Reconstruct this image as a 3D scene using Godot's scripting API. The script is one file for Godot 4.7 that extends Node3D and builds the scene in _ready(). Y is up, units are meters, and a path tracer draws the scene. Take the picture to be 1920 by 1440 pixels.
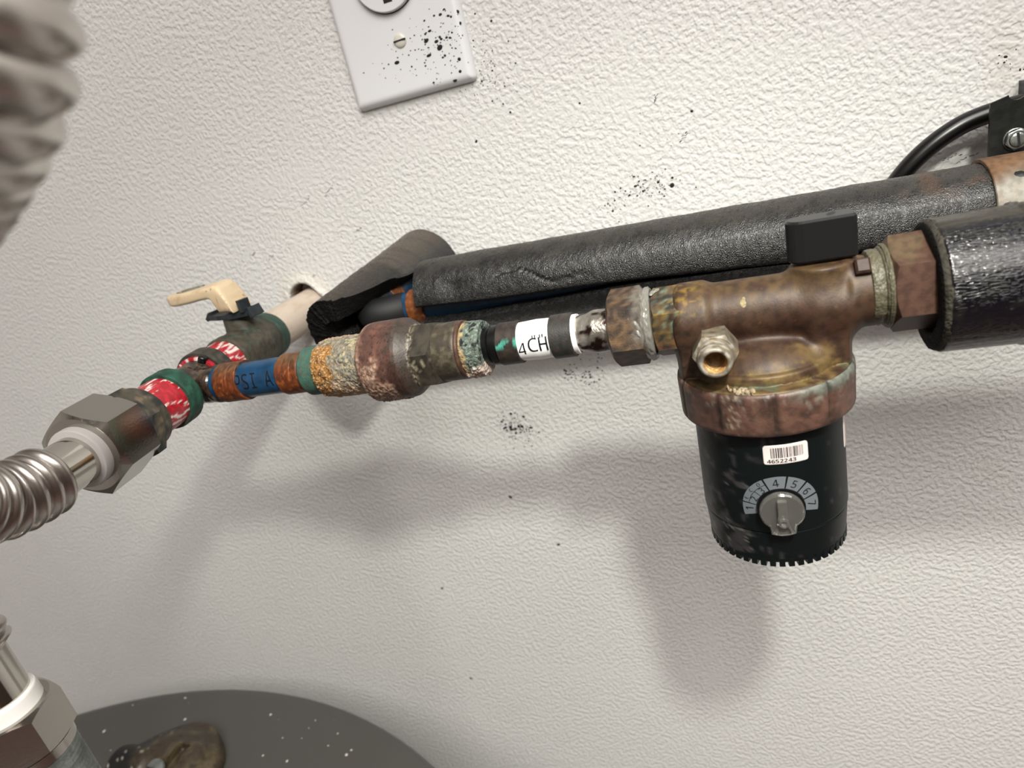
extends Node3D
# A wall in a utility room with a small hot-water circulating pump. Lengths below are millimetres in the
# wall's frame (x along the wall, y up, z out of the wall, origin behind the middle of the cover plate).

const AX0 := Vector3(0, -159.4, 130)                 # the pump line's axis at x = 0
const AXD := Vector3(0.99993, 0.0119, 0)
const VA0 := Vector3(-108.4, -159.4, 0)              # the valve line's axis where it leaves the wall
const VAD := Vector3(0.1521, 0.004, 0.98836)

var fn := FastNoiseLite.new()
var rng := RandomNumberGenerator.new()
var org := Vector3.ZERO
var taken := {}
var tex := {}
var M := {}


func _ready() -> void:
	rng.seed = 7
	fn.noise_type = FastNoiseLite.TYPE_SIMPLEX_SMOOTH
	fn.fractal_type = FastNoiseLite.FRACTAL_FBM
	fn.fractal_octaves = 3
	fn.frequency = 1.0
	fn.seed = 5
	camera_and_light()
	make_materials()
	room()
	cover_plate()
	supply_line()
	flex_hose()
	pump_line()
	circulator()
	right_union()
	hot_pipe()
	hanger_and_cable()
	water_heater()


# ------------------------------------------------------------------ camera, light, exposure
func camera_and_light() -> void:
	var cam := Camera3D.new()
	cam.name = "Camera"
	add_child(cam)
	var fwd := Vector3(-0.33358089, -0.34835744, -0.87599708)
	var up := Vector3(0.09775169, 0.91143105, -0.39967243)
	cam.look_at_from_position(Vector3(0.14723534, -0.08751362, 0.35058417), Vector3(0.14723534, -0.08751362, 0.35058417) + fwd, up)
	var ca := CameraAttributesPhysical.new()
	ca.frustum_focal_length = 12.0 / (720.0 / 1213.89)
	ca.frustum_focus_distance = 0.25
	ca.frustum_near = 0.01
	ca.frustum_far = 30.0
	ca.exposure_aperture = 10.5
	cam.attributes = ca
	cam.keep_aspect = Camera3D.KEEP_HEIGHT
	cam.fov = rad_to_deg(2.0 * atan(720.0 / 1213.89))
	cam.near = 0.01
	cam.far = 30.0
	cam.current = true

	var env := Environment.new()
	env.background_mode = Environment.BG_COLOR
	env.background_color = Color(0.0, 0.0, 0.0)
	env.tonemap_mode = Environment.TONE_MAPPER_LINEAR
	env.tonemap_exposure = 1.0
	env.sdfgi_enabled = true
	env.ssao_enabled = true
	env.ssil_enabled = true
	var we := WorldEnvironment.new()
	we.name = "WorldEnvironment"
	we.environment = env
	add_child(we)

	# the head lamp of the person who looks at the pipes, above and to the right of the camera
	var sp := SpotLight3D.new()
	sp.name = "HeadLamp"
	sp.position = Vector3(0.23, 0.1, 0.365)
	add_child(sp)
	sp.look_at(Vector3(-0.1, -1.0, 0.0), Vector3.UP)
	sp.spot_angle = 56.0
	sp.spot_angle_attenuation = 1.0
	sp.spot_range = 5.0
	sp.spot_attenuation = 2.0
	sp.light_color = Color(1.0, 1.0, 0.95)
	sp.light_energy = 0.275
	sp.light_size = 0.017
	sp.shadow_enabled = true

	# the ceiling fitting's light
	var al := AreaLight3D.new()
	al.name = "CeilingLight"
	al.position = Vector3(0.75, 1.065, 1.4)
	al.rotation_degrees = Vector3(-90, 0, 0)
	add_child(al)
	al.area_size = Vector2(1.6, 1.56)
	al.light_color = Color(1.0, 0.987, 0.96)
	al.light_energy = 5.8
	al.area_range = 6.0
	al.area_attenuation = 2.0
	al.shadow_enabled = true


# ------------------------------------------------------------------ textures and materials
func noise_tex(key: String, size: int, type: int, freq: float, oct: int, ramp: Array, sd: int, cell_ret := -1) -> void:
	var n := FastNoiseLite.new()
	n.noise_type = type
	n.frequency = freq
	n.fractal_type = FastNoiseLite.FRACTAL_FBM if oct > 1 else FastNoiseLite.FRACTAL_NONE
	n.fractal_octaves = oct
	n.seed = sd
	if cell_ret >= 0:
		n.cellular_return_type = cell_ret
	var t := NoiseTexture2D.new()
	t.width = size
	t.height = size
	t.seamless = true
	t.seamless_blend_skirt = 0.15
	t.generate_mipmaps = false
	var g := Gradient.new()
	var off := PackedFloat32Array()
	var cols := PackedColorArray()
	for r in ramp:
		off.append(r[0])
		cols.append(Color(r[1], r[1], r[1]) if not r[1] is Color else r[1])
	g.offsets = off
	g.colors = cols
	t.color_ramp = g
	t.noise = n
	tex[key] = t


func mat(key: String, col: Color, rough: float, metal := 0.0, o := {}) -> void:
	var m := StandardMaterial3D.new()
	m.resource_name = key
	m.albedo_color = col
	m.roughness = rough
	m.metallic = metal
	m.vertex_color_use_as_albedo = o.get("vc", false)
	if o.has("spec"):
		m.metallic_specular = o.spec
	if o.has("alb"):
		m.albedo_texture = tex[o.alb]
	if o.has("bump"):
		m.heightmap_enabled = true
		m.heightmap_texture = tex[o.bump]
		m.heightmap_scale = o.get("bs", 0.02)
	if o.has("rt"):
		m.roughness_texture = tex[o.rt]
		m.roughness_texture_channel = BaseMaterial3D.TEXTURE_CHANNEL_RED
	if o.has("tri"):
		m.uv1_triplanar = true
		m.uv1_triplanar_sharpness = 4.0
		var s: float = o.tri
		m.uv1_scale = Vector3(s, s, s)
	if o.has("uvs"):
		m.uv1_scale = o.uvs
	if o.has("coat"):
		m.clearcoat_enabled = true
		m.clearcoat = o.coat
		m.clearcoat_roughness = o.get("cr", 0.2)
	M[key] = m


func make_materials() -> void:
	var S := FastNoiseLite.TYPE_SIMPLEX_SMOOTH
	noise_tex("wall", 2048, S, 0.027, 2, [[0.0, 0.0], [0.3, 0.14], [0.5, 0.5], [0.7, 0.86], [1.0, 1.0]], 3)
	noise_tex("mottle", 512, S, 0.02, 5, [[0.0, 0.74], [0.4, 0.88], [0.6, 0.98], [1.0, 1.0]], 11)
	noise_tex("grain", 512, S, 0.09, 3, [[0.0, 0.0], [1.0, 1.0]], 12)
	noise_tex("foam", 512, FastNoiseLite.TYPE_CELLULAR, 0.07, 2, [[0.0, 0.0], [1.0, 1.0]], 13, FastNoiseLite.RETURN_DISTANCE)
	noise_tex("foamr", 512, FastNoiseLite.TYPE_CELLULAR, 0.07, 1, [[0.0, 0.28], [0.5, 0.55], [1.0, 0.8]], 13, FastNoiseLite.RETURN_CELL_VALUE)
	noise_tex("grit", 512, FastNoiseLite.TYPE_CELLULAR, 0.05, 3, [[0.0, 1.0], [1.0, 0.0]], 14, FastNoiseLite.RETURN_DISTANCE)
	noise_tex("thread", 512, S, 0.06, 2, [[0.0, 0.0], [0.45, 0.3], [0.55, 0.7], [1.0, 1.0]], 15)
	noise_tex("brushed", 512, S, 0.05, 3, [[0.0, 0.25], [1.0, 0.6]], 16)
	mat("wall", Color(0.80, 0.80, 0.795), 0.62, 0.0, {"vc": true, "bump": "wall", "bs": 0.042, "spec": 0.4})
	mat("plain_wall", Color(0.80, 0.79, 0.77), 0.7)
	mat("dark_wall", Color(0.36, 0.31, 0.28), 0.8, 0.0, {"alb": "mottle", "tri": 1.2})
	mat("ceiling", Color(0.86, 0.86, 0.85), 0.8)
	mat("floor", Color(0.43, 0.34, 0.32), 0.6, 0.0, {"alb": "mottle", "tri": 1.5})
	mat("plaster", Color(0.80, 0.77, 0.73), 0.75, 0.0, {"vc": true, "bump": "grain", "bs": 0.02, "tri": 20.0})
	mat("plate", Color(0.83, 0.835, 0.845), 0.28)
	mat("slot", Color(0.03, 0.03, 0.03), 0.6)
	mat("screw_white", Color(0.78, 0.77, 0.73), 0.3)
	mat("speck", Color(0.025, 0.028, 0.03), 0.5, 0.0, {"vc": true})
	mat("vc_rough", Color(1, 1, 1), 0.7, 0.0, {"vc": true, "alb": "mottle", "tri": 18.0, "bump": "grain", "bs": 0.012})
	mat("vc_satin", Color(1, 1, 1), 0.38, 0.0, {"vc": true, "alb": "mottle", "tri": 14.0, "bump": "grain", "bs": 0.006})
	mat("vc_gloss", Color(1, 1, 1), 0.16, 0.0, {"vc": true, "bump": "grain", "bs": 0.006, "tri": 12.0})
	mat("vc_plastic", Color(1, 1, 1), 0.33, 0.0, {"vc": true})
	mat("brass", Color(0.74, 0.74, 0.74), 0.52, 0.1, {"spec": 0.4, "vc": true, "alb": "mottle", "tri": 22.0, "bump": "grain", "bs": 0.003})
	mat("bronze", Color(0.80, 0.80, 0.80), 0.52, 0.1, {"vc": true, "alb": "mottle", "tri": 26.0, "bump": "grain", "bs": 0.005})
	mat("crust", Color(0.88, 0.88, 0.88), 0.75, 0.0, {"vc": true, "alb": "mottle", "tri": 30.0, "bump": "grit", "bs": 0.05})
	mat("steel", Color(0.66, 0.645, 0.62), 0.17, 1.0, {"bump": "grain", "bs": 0.0015, "tri": 14.0})
	mat("chrome", Color(0.74, 0.72, 0.69), 0.1, 1.0)
	mat("hose", Color(0.72, 0.695, 0.675), 0.3, 1.0)
	mat("ptfe", Color(0.78, 0.765, 0.76), 0.45)
	mat("zinc", Color(0.55, 0.57, 0.56), 0.35, 0.8, {"alb": "mottle", "tri": 14.0, "bump": "grain", "bs": 0.006})
	mat("foam", Color(0.72, 0.72, 0.72), 0.75, 0.0, {"vc": true, "bump": "foam", "bs": 0.022, "tri": 50.0, "spec": 0.5, "rt": "foamr"})
	mat("foam_cut", Color(0.8, 0.8, 0.8), 0.8, 0.0, {"vc": true, "bump": "foam", "bs": 0.06, "tri": 26.0, "spec": 0.3})
	mat("tape", Color(0.7, 0.7, 0.7), 0.15, 0.0, {"vc": true, "bump": "thread", "bs": 0.008, "uvs": Vector3(8.0, 1.6, 1.0), "spec": 0.5})
	mat("sealant", Color(0.42, 0.41, 0.39), 0.25)
	mat("olive_sealant", Color(0.29, 0.275, 0.215), 0.5, 0.0, {"bump": "grain", "bs": 0.02, "tri": 20.0})
	mat("black_plastic", Color(0.72, 0.72, 0.74), 0.42, 0.0, {"vc": true, "bump": "grain", "bs": 0.002, "tri": 30.0, "spec": 0.35})
	mat("knob_black", Color(0.075, 0.075, 0.08), 0.35, 0.0, {"spec": 0.4})
	mat("rubber", Color(0.02, 0.021, 0.024), 0.3)
	mat("blue_pex", Color(0.075, 0.24, 0.37), 0.32, 0.0, {"alb": "mottle", "tri": 10.0})
	mat("white_pex", Color(0.9, 0.9, 0.905), 0.3)
	mat("ink", Color(0.012, 0.014, 0.03), 0.5)
	mat("green_ink", Color(0.10, 0.26, 0.18), 0.5)
	mat("label", Color(0.78, 0.74, 0.73), 0.4, 0.0, {"vc": true})
	mat("dial_grey", Color(0.36, 0.38, 0.40), 0.45)
	mat("tail", Color(0.9, 0.9, 0.9), 0.3, 0.85, {"vc": true, "bump": "grain", "bs": 0.008, "tri": 22.0})
	mat("dark_fitting", Color(0.055, 0.06, 0.07), 0.6)
	mat("cream", Color(0.80, 0.715, 0.59), 0.3, 0.0, {"vc": true})
	mat("slate", Color(0.16, 0.19, 0.21), 0.42, 0.3, {"alb": "mottle", "tri": 16.0})
	mat("heater", Color(0.265, 0.26, 0.25), 0.42)
	mat("heater_body", Color(0.5, 0.5, 0.49), 0.5)
	mat("crumb", Color(0.75, 0.73, 0.70), 0.7)
	mat("bracket", Color(0.15, 0.16, 0.155), 0.36, 0.5, {"alb": "mottle", "tri": 18.0, "bump": "grain", "bs": 0.003})
	var cl := StandardMaterial3D.new()
	cl.resource_name = "clear_plastic"
	cl.albedo_color = Color(0.85, 0.85, 0.83, 0.06)
	cl.roughness = 0.06
	cl.transparency = BaseMaterial3D.TRANSPARENCY_ALPHA
	cl.refraction_enabled = true
	cl.refraction_scale = 0.048
	M["clear"] = cl
	var em := StandardMaterial3D.new()
	em.resource_name = "lamp_glow"
	em.albedo_color = Color(0.9, 0.9, 0.88)
	em.emission_enabled = true
	em.emission = Color(1.0, 0.965, 0.95)
	em.emission_energy_multiplier = 2.0
	M["glow"] = em


func lin(hex: String) -> Color:
	return Color(hex).srgb_to_linear()


func nz(p: Vector3, f: float, sd := 0.0) -> float:
	return fn.get_noise_3d(p.x * f + sd * 17.3, p.y * f - sd * 9.1, p.z * f + sd * 5.7)


func st(a: float, b: float, x: float) -> float:
	return smoothstep(a, b, x)


# ------------------------------------------------------------------ mesh building
class Mb:
	var v := PackedVector3Array()
	var n := PackedVector3Array()
	var c := PackedColorArray()
	var uv := PackedVector2Array()
	var idx := PackedInt32Array()

	# rows x cols points, row after row; the faces look along (along a row) x (along a column)
	func grid(p: PackedVector3Array, rows: int, cols: int, wrap: bool, cc: PackedColorArray, us := 1.0, vs := 1.0) -> void:
		var b := v.size()
		v.append_array(p)
		c.append_array(cc)
		for i in rows:
			var i0 := maxi(i - 1, 0) * cols
			var i1 := mini(i + 1, rows - 1) * cols
			for j in cols:
				var j0 := j - 1
				var j1 := j + 1
				if wrap:
					j0 = (j - 1 + cols - 1) % (cols - 1) if j == 0 else j - 1
					j1 = 1 if j == cols - 1 else j + 1
				else:
					j0 = maxi(j0, 0)
					j1 = mini(j1, cols - 1)
				var du := p[i1 + j] - p[i0 + j]
				var dv := p[i * cols + j1] - p[i * cols + j0]
				var q := dv.cross(du)
				if q.length_squared() < 1e-12:
					var ii := i0 / cols if i == rows - 1 else i1 / cols
					dv = p[ii * cols + j1] - p[ii * cols + j0]
					q = dv.cross(du)
				n.append(q.normalized())
				uv.append(Vector2(us * j / (cols - 1.0), vs * i / maxf(rows - 1.0, 1.0)))
		for i in rows - 1:
			for j in cols - 1:
				var a := b + i * cols + j
				idx.append_array(PackedInt32Array([a, a + cols, a + 1, a + 1, a + cols, a + cols + 1]))

	func tri(a: Vector3, b: Vector3, d: Vector3, col := Color.WHITE) -> void:   # counter-clockwise as seen from its front
		var k := v.size()
		var q := (b - a).cross(d - a).normalized()
		for x in [a, b, d]:
			v.append(x)
			n.append(q)
			c.append(col)
			uv.append(Vector2.ZERO)
		idx.append_array(PackedInt32Array([k, k + 2, k + 1]))

	func quad(a: Vector3, b: Vector3, d: Vector3, e: Vector3, col := Color.WHITE) -> void:
		tri(a, b, d, col)
		tri(a, d, e, col)

	func fan(ring: PackedVector3Array, mid: Vector3, out: Vector3, col := Color.WHITE) -> void:
		for j in ring.size() - 1:
			if (ring[j] - mid).cross(ring[j + 1] - mid).dot(out) > 0.0:
				tri(mid, ring[j], ring[j + 1], col)
			else:
				tri(mid, ring[j + 1], ring[j], col)

	func box(lo: Vector3, hi: Vector3, t := Transform3D(), col := Color.WHITE) -> void:
		var q := []
		for k in 8:
			q.append(t * Vector3(hi.x if k & 1 else lo.x, hi.y if k & 2 else lo.y, hi.z if k & 4 else lo.z))
		for f in [[0, 2, 3, 1], [4, 5, 7, 6], [0, 1, 5, 4], [2, 6, 7, 3], [0, 4, 6, 2], [1, 3, 7, 5]]:
			quad(q[f[0]], q[f[1]], q[f[2]], q[f[3]], col)


func ends(a: Vector3, hint := Vector3.UP) -> Array:      # two vectors e1, e2 with e1 x e2 = a; e1 nearest the hint
	a = a.normalized()
	var e1 := (hint - a * hint.dot(a)).normalized()
	return [e1, a.cross(e1)]


# A turned shape. prof: [along, radius]; angle 0 at the hint, growing towards a x hint. colf(pos, along, angle) -> Color; dispf(pos, along, angle) -> mm
func lathe(mb: Mb, o: Vector3, a: Vector3, prof: Array, cols := 48, colf = null, dispf = null, step := 0.0, hint := Vector3.UP, a0 := 0.0, a1 := TAU, flatcol := Color.WHITE, sharp := 0.72) -> void:
	a = a.normalized()
	var e := ends(a, hint)
	var e1: Vector3 = e[0]
	var e2: Vector3 = e[1]
	var runs := []
	var run := [prof[0]]
	for k in range(1, prof.size()):
		var p0 = prof[k - 1]
		var p1 = prof[k]
		if k > 1:
			var q = prof[k - 2]
			var d0 := Vector2(p0[0] - q[0], p0[1] - q[1]).normalized()
			var d1 := Vector2(p1[0] - p0[0], p1[1] - p0[1]).normalized()
			if d0.dot(d1) < sharp:
				runs.append(run)
				run = [p0]
		if step > 0.0:
			var len := Vector2(p1[0] - p0[0], p1[1] - p0[1]).length()
			var m := int(ceil(len / step))
			for s in range(1, m):
				run.append([lerpf(p0[0], p1[0], s / float(m)), lerpf(p0[1], p1[1], s / float(m))])
		run.append(p1)
	runs.append(run)
	var whole := absf(a1 - a0 - TAU) < 1e-4
	for r in runs:
		var pts := PackedVector3Array()
		var cs := PackedColorArray()
		for pr in r:
			for j in cols + 1:
				var th := a0 + (a1 - a0) * (0.0 if whole and j == cols else j / float(cols))
				var rr: float = pr[1]
				var dir := e1 * cos(th) + e2 * sin(th)
				var pos: Vector3 = o + a * pr[0] + dir * rr
				if dispf != null:
					rr += dispf.call(pos, pr[0], th)
					pos = o + a * pr[0] + dir * rr
				pts.append(pos)
				cs.append(colf.call(pos, pr[0], th) if colf != null else flatcol)
		mb.grid(pts, r.size(), cols + 1, whole, cs)


# A six-sided (or n-sided) nut with chamfered corners between along = s0 and s1; hole radius bore closes the ends down to it
func nut(mb: Mb, o: Vector3, a: Vector3, s0: float, s1: float, ap: float, bore: float, phase := 0.0, colf = null, hint := Vector3.UP, sides := 6, flatcol := Color.WHITE) -> void:
	a = a.normalized()
	var e := ends(a, hint)
	var e1: Vector3 = e[0]
	var e2: Vector3 = e[1]
	var half := PI / sides
	var m := 12
	for f in sides:
		var rows := [PackedVector3Array(), PackedVector3Array(), PackedVector3Array(), PackedVector3Array(), PackedVector3Array(), PackedVector3Array()]
		for j in m + 1:
			var t := -half + 2.0 * half * j / m
			var th := phase + f * 2.0 * half + t
			var r := ap / cos(t)
			var ch := (r - ap * 0.95) * 0.55
			var d := e1 * cos(th) + e2 * sin(th)
			rows[0].append(o + a * s0 + d * bore)
			rows[1].append(o + a * s0 + d * ap * 0.95)
			rows[2].append(o + a * (s0 + ch) + d * r)
			rows[3].append(o + a * (s1 - ch) + d * r)
			rows[4].append(o + a * s1 + d * ap * 0.95)
			rows[5].append(o + a * s1 + d * bore)
		for k in 5:
			var sub := 8 if k == 2 else 1
			var pts := PackedVector3Array()
			for s in sub + 1:
				for j in m + 1:
					pts.append(rows[k][j].lerp(rows[k + 1][j], s / float(sub)))
			var cs := PackedColorArray()
			for q in pts:
				cs.append(colf.call(q, (q - o).dot(a), phase + f * 2.0 * half) if colf != null else flatcol)
			mb.grid(pts, sub + 1, m + 1, false, cs)


# A tube along points; radf(s mm) -> radius
func sweep(mb: Mb, pts: PackedVector3Array, rad: float, cols := 20, radf = null, colf = null, cap := true, flatcol := Color.WHITE, hint := Vector3(0.3, 1, 0.2)) -> void:
	var out := PackedVector3Array()
	var cs := PackedColorArray()
	var e1 := hint
	var s := 0.0
	for i in pts.size():
		var t := (pts[mini(i + 1, pts.size() - 1)] - pts[maxi(i - 1, 0)]).normalized()
		e1 = (e1 - t * e1.dot(t)).normalized()
		var e2 := t.cross(e1)
		if i > 0:
			s += pts[i].distance_to(pts[i - 1])
		var r: float = radf.call(s) if radf != null else rad
		for j in cols + 1:
			var th := TAU * (j % cols) / cols
			var q := pts[i] + (e1 * cos(th) + e2 * sin(th)) * r
			out.append(q)
			cs.append(colf.call(q, s, th) if colf != null else flatcol)
	mb.grid(out, pts.size(), cols + 1, true, cs)
	if cap:
		var k := pts.size() - 1
		mb.fan(out.slice(0, cols + 1), pts[0], pts[0] - pts[1], cs[0])
		mb.fan(out.slice(k * (cols + 1)), pts[k], pts[k] - pts[k - 1], cs[cs.size() - 1])


func curve(ctrl: Array, step: float, pull := 0.5) -> PackedVector3Array:      # a smooth line through the control points
	var c := Curve3D.new()
	c.bake_interval = step
	for i in ctrl.size():
		var a: Vector3 = ctrl[maxi(i - 1, 0)]
		var b: Vector3 = ctrl[mini(i + 1, ctrl.size() - 1)]
		var p: Vector3 = ctrl[i]
		var t := (b - a).normalized()
		var li := p.distance_to(a) / 3.0
		var lo := p.distance_to(b) / 3.0
		c.add_point(p, -t * li, t * lo)
	return c.get_baked_points()


# Extrudes a flat outline (points in the plane e1, e2 round o) from depth 0 to h along a, with a small bevel
func slab(mb: Mb, o: Vector3, e1: Vector3, e2: Vector3, outline: PackedVector2Array, h: float, bev := 0.0, col := Color.WHITE) -> void:
	var a := e1.cross(e2).normalized()
	var n := outline.size()
	if Geometry2D.is_polygon_clockwise(outline):
		outline.reverse()
	var ins := outline
	if bev > 0.0:
		var off := Geometry2D.offset_polygon(outline, -bev, Geometry2D.JOIN_MITER)
		if off.size() == 1 and off[0].size() == n:
			var best := 0
			for k in n:
				if off[0][k].distance_to(outline[0]) < off[0][best].distance_to(outline[0]):
					best = k
			ins = PackedVector2Array()
			for k in n:
				ins.append(off[0][(best + k) % n])
		else:
			bev = 0.0
	var at := func(p: Vector2, d: float) -> Vector3: return o + e1 * p.x + e2 * p.y + a * d
	for k in n:
		var p := outline[k]
		var q := outline[(k + 1) % n]
		mb.quad(at.call(p, bev), at.call(q, bev), at.call(q, h - bev), at.call(p, h - bev), col)
		if bev > 0.0:
			var pi := ins[k]
			var qi := ins[(k + 1) % n]
			mb.quad(at.call(p, h - bev), at.call(q, h - bev), at.call(qi, h), at.call(pi, h), col)
			mb.quad(at.call(pi, 0.0), at.call(qi, 0.0), at.call(q, bev), at.call(p, bev), col)
	var t := Geometry2D.triangulate_polygon(ins)
	for k in range(0, t.size(), 3):
		var x := ins[t[k]]
		var y := ins[t[k + 1]]
		var z := ins[t[k + 2]]
		if (y - x).cross(z - x) < 0.0:
			var w := y
			y = z
			z = w
		mb.tri(at.call(x, h), at.call(y, h), at.call(z, h), col)
		mb.tri(at.call(x, 0.0), at.call(z, 0.0), at.call(y, 0.0), col)


# A cast shape from a distance field: surface nets on a grid of cells
func cast(mb: Mb, f: Callable, lo: Vector3, hi: Vector3, cell: float, colf: Callable) -> void:
	var nx := int((hi.x - lo.x) / cell) + 1
	var ny := int((hi.y - lo.y) / cell) + 1
	var nzz := int((hi.z - lo.z) / cell) + 1
	var d := PackedFloat32Array()
	d.resize(nx * ny * nzz)
	var k := 0
	for z in nzz:
		for y in ny:
			var x := 0
			while x < nx:
				var val: float = f.call(lo + Vector3(x, y, z) * cell)
				d[k + x] = val
				var skip := int(absf(val) / cell * 0.8) - 1
				while skip > 0 and x + 1 < nx:
					x += 1
					d[k + x] = val
					skip -= 1
				x += 1
			k += nx
	var at := {}
	var base := mb.v.size()
	var sx := 1
	var sy := nx
	var sz := nx * ny
	var offs := [0, sx, sy, sx + sy, sz, sx + sz, sy + sz, sx + sy + sz]
	var edges := [[0, 1], [2, 3], [4, 5], [6, 7], [0, 2], [1, 3], [4, 6], [5, 7], [0, 4], [1, 5], [2, 6], [3, 7]]
	var eps := cell * 0.3
	for z in nzz - 1:
		for y in ny - 1:
			for x in nx - 1:
				var b := x + y * sy + z * sz
				var s0 := d[b] < 0.0
				var mixed := false
				for q in offs:
					if (d[b + q] < 0.0) != s0:
						mixed = true
						break
				if not mixed:
					continue
				var sum := Vector3.ZERO
				var cnt := 0
				for e in edges:
					var a0: float = d[b + offs[e[0]]]
					var a1: float = d[b + offs[e[1]]]
					if (a0 < 0.0) != (a1 < 0.0):
						var t := a0 / (a0 - a1)
						var q0 := Vector3(e[0] & 1, (e[0] >> 1) & 1, e[0] >> 2)
						var q1 := Vector3(e[1] & 1, (e[1] >> 1) & 1, e[1] >> 2)
						sum += q0.lerp(q1, t)
						cnt += 1
				var p := lo + (Vector3(x, y, z) + sum / cnt) * cell
				at[b] = mb.v.size()
				mb.v.append(p)
				var g := Vector3(f.call(p + Vector3(eps, 0, 0)) - f.call(p - Vector3(eps, 0, 0)), f.call(p + Vector3(0, eps, 0)) - f.call(p - Vector3(0, eps, 0)), f.call(p + Vector3(0, 0, eps)) - f.call(p - Vector3(0, 0, eps))).normalized()
				mb.n.append(g)
				mb.c.append(colf.call(p, g))
				mb.uv.append(Vector2.ZERO)
	for b in at:
		var s0 := d[b] < 0.0
		for ax in [[sx, sy, sz], [sy, sz, sx], [sz, sx, sy]]:
			if (d[b + ax[0]] < 0.0) == s0:
				continue
			var q := [b, b - ax[1], b - ax[1] - ax[2], b - ax[2]]
			if not (at.has(q[1]) and at.has(q[2]) and at.has(q[3])):
				continue
			var w := [at[q[0]], at[q[1]], at[q[2]], at[q[3]]]
			if s0:
				mb.idx.append_array(PackedInt32Array([w[0], w[2], w[1], w[0], w[3], w[2]]))
			else:
				mb.idx.append_array(PackedInt32Array([w[0], w[1], w[2], w[0], w[2], w[3]]))


func smin(a: float, b: float, k: float) -> float:
	var h := maxf(k - absf(a - b), 0.0) / k
	return minf(a, b) - h * h * k * 0.25


func sd_cyl(p: Vector3, o: Vector3, ax: int, h: float, r: float, rnd := 0.0) -> float:    # cylinder along axis ax, half height h
	var q := p - o
	var l := q[ax]
	q[ax] = 0.0
	var dd := Vector2(q.length() - r + rnd, absf(l) - h + rnd)
	return minf(maxf(dd.x, dd.y), 0.0) + Vector2(maxf(dd.x, 0.0), maxf(dd.y, 0.0)).length() - rnd


func sd_box(p: Vector3, o: Vector3, h: Vector3, rnd: float) -> float:
	var q := (p - o).abs() - h + Vector3(rnd, rnd, rnd)
	return q.max(Vector3.ZERO).length() + minf(maxf(q.x, maxf(q.y, q.z)), 0.0) - rnd


func sd_ell(p: Vector3, o: Vector3, r: Vector3) -> float:
	var q := p - o
	var k0 := (q / r).length()
	var k1 := (q / (r * r)).length()
	return k0 * (k0 - 1.0) / maxf(k1, 1e-6)


# Lettering: a text as flat triangles laid on a surface by put(Vector2 mm) -> [position, normal]
func lettering(mb: Mb, text: String, height: float, put: Callable, font := "Droid Sans", stretch := 1.0, bold := false) -> void:
	var tm := TextMesh.new()
	var sf := SystemFont.new()
	sf.font_names = PackedStringArray([font])
	if bold:
		sf.font_weight = 700
	tm.font = sf
	tm.text = text
	tm.font_size = 32
	tm.pixel_size = 1.0
	tm.depth = 0.0
	tm.curve_step = 1.0
	var arr := tm.get_mesh_arrays()
	if arr.is_empty() or arr[Mesh.ARRAY_VERTEX] == null:
		return
	var vv: PackedVector3Array = arr[Mesh.ARRAY_VERTEX]
	var nn: PackedVector3Array = arr[Mesh.ARRAY_NORMAL]
	var ii = arr[Mesh.ARRAY_INDEX]
	var lo := Vector3(1e9, 1e9, 0)
	var hi := Vector3(-1e9, -1e9, 0)
	for q in vv:
		lo = lo.min(q)
		hi = hi.max(q)
	var mid := (lo + hi) / 2.0
	var k := height / 23.0
	var list: PackedInt32Array = ii if ii != null else PackedInt32Array(range(vv.size()))
	for t in range(0, list.size(), 3):
		if nn[list[t]].z < 0.5:
			continue
		var flat := []
		for s in 3:
			var q := vv[list[t + s]] - mid
			flat.append(Vector2(q.x * k * stretch, q.y * k))
		glyph(mb, put, flat[0], flat[1], flat[2], 4)


func glyph(mb: Mb, put: Callable, a: Vector2, b: Vector2, c: Vector2, depth: int) -> void:     # cuts long triangles so that they follow a curved surface
	var ab := a.distance_to(b)
	var bc := b.distance_to(c)
	var ca := c.distance_to(a)
	var most := maxf(ab, maxf(bc, ca))
	if most > 0.8 and depth > 0:
		if most == ab:
			glyph(mb, put, a, (a + b) / 2.0, c, depth - 1)
			glyph(mb, put, (a + b) / 2.0, b, c, depth - 1)
		elif most == bc:
			glyph(mb, put, a, b, (b + c) / 2.0, depth - 1)
			glyph(mb, put, a, (b + c) / 2.0, c, depth - 1)
		else:
			glyph(mb, put, a, b, (c + a) / 2.0, depth - 1)
			glyph(mb, put, (c + a) / 2.0, b, c, depth - 1)
		return
	var w := [put.call(a), put.call(b), put.call(c)]
	var face: Vector3 = (w[1][0] - w[0][0]).cross(w[2][0] - w[0][0])
	if face.dot(w[0][1]) > 0.0:
		mb.tri(w[0][0], w[1][0], w[2][0])
	else:
		mb.tri(w[0][0], w[2][0], w[1][0])


# A small flattened blob lying on a surface
func blob(mb: Mb, p: Vector3, nrm: Vector3, r1: float, r2: float, turn: float, h: float, col := Color.WHITE) -> void:
	var e := ends(nrm, Vector3(0.2, 1, 0.1))
	var e1: Vector3 = e[0] * cos(turn) + e[1] * sin(turn)
	var e2: Vector3 = nrm.normalized().cross(e1)
	var pts := PackedVector3Array()
	var cs := PackedColorArray()
	for k in 3:
		var f: float = [1.0, 0.75, 0.0][k]
		for j in 9:
			var t := TAU * (j % 8) / 8.0
			pts.append(p + (e1 * cos(t) * r1 + e2 * sin(t) * r2) * f + nrm * h * (1.0 - f * f))
			cs.append(col)
	mb.grid(pts, 3, 9, true, cs)


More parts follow.
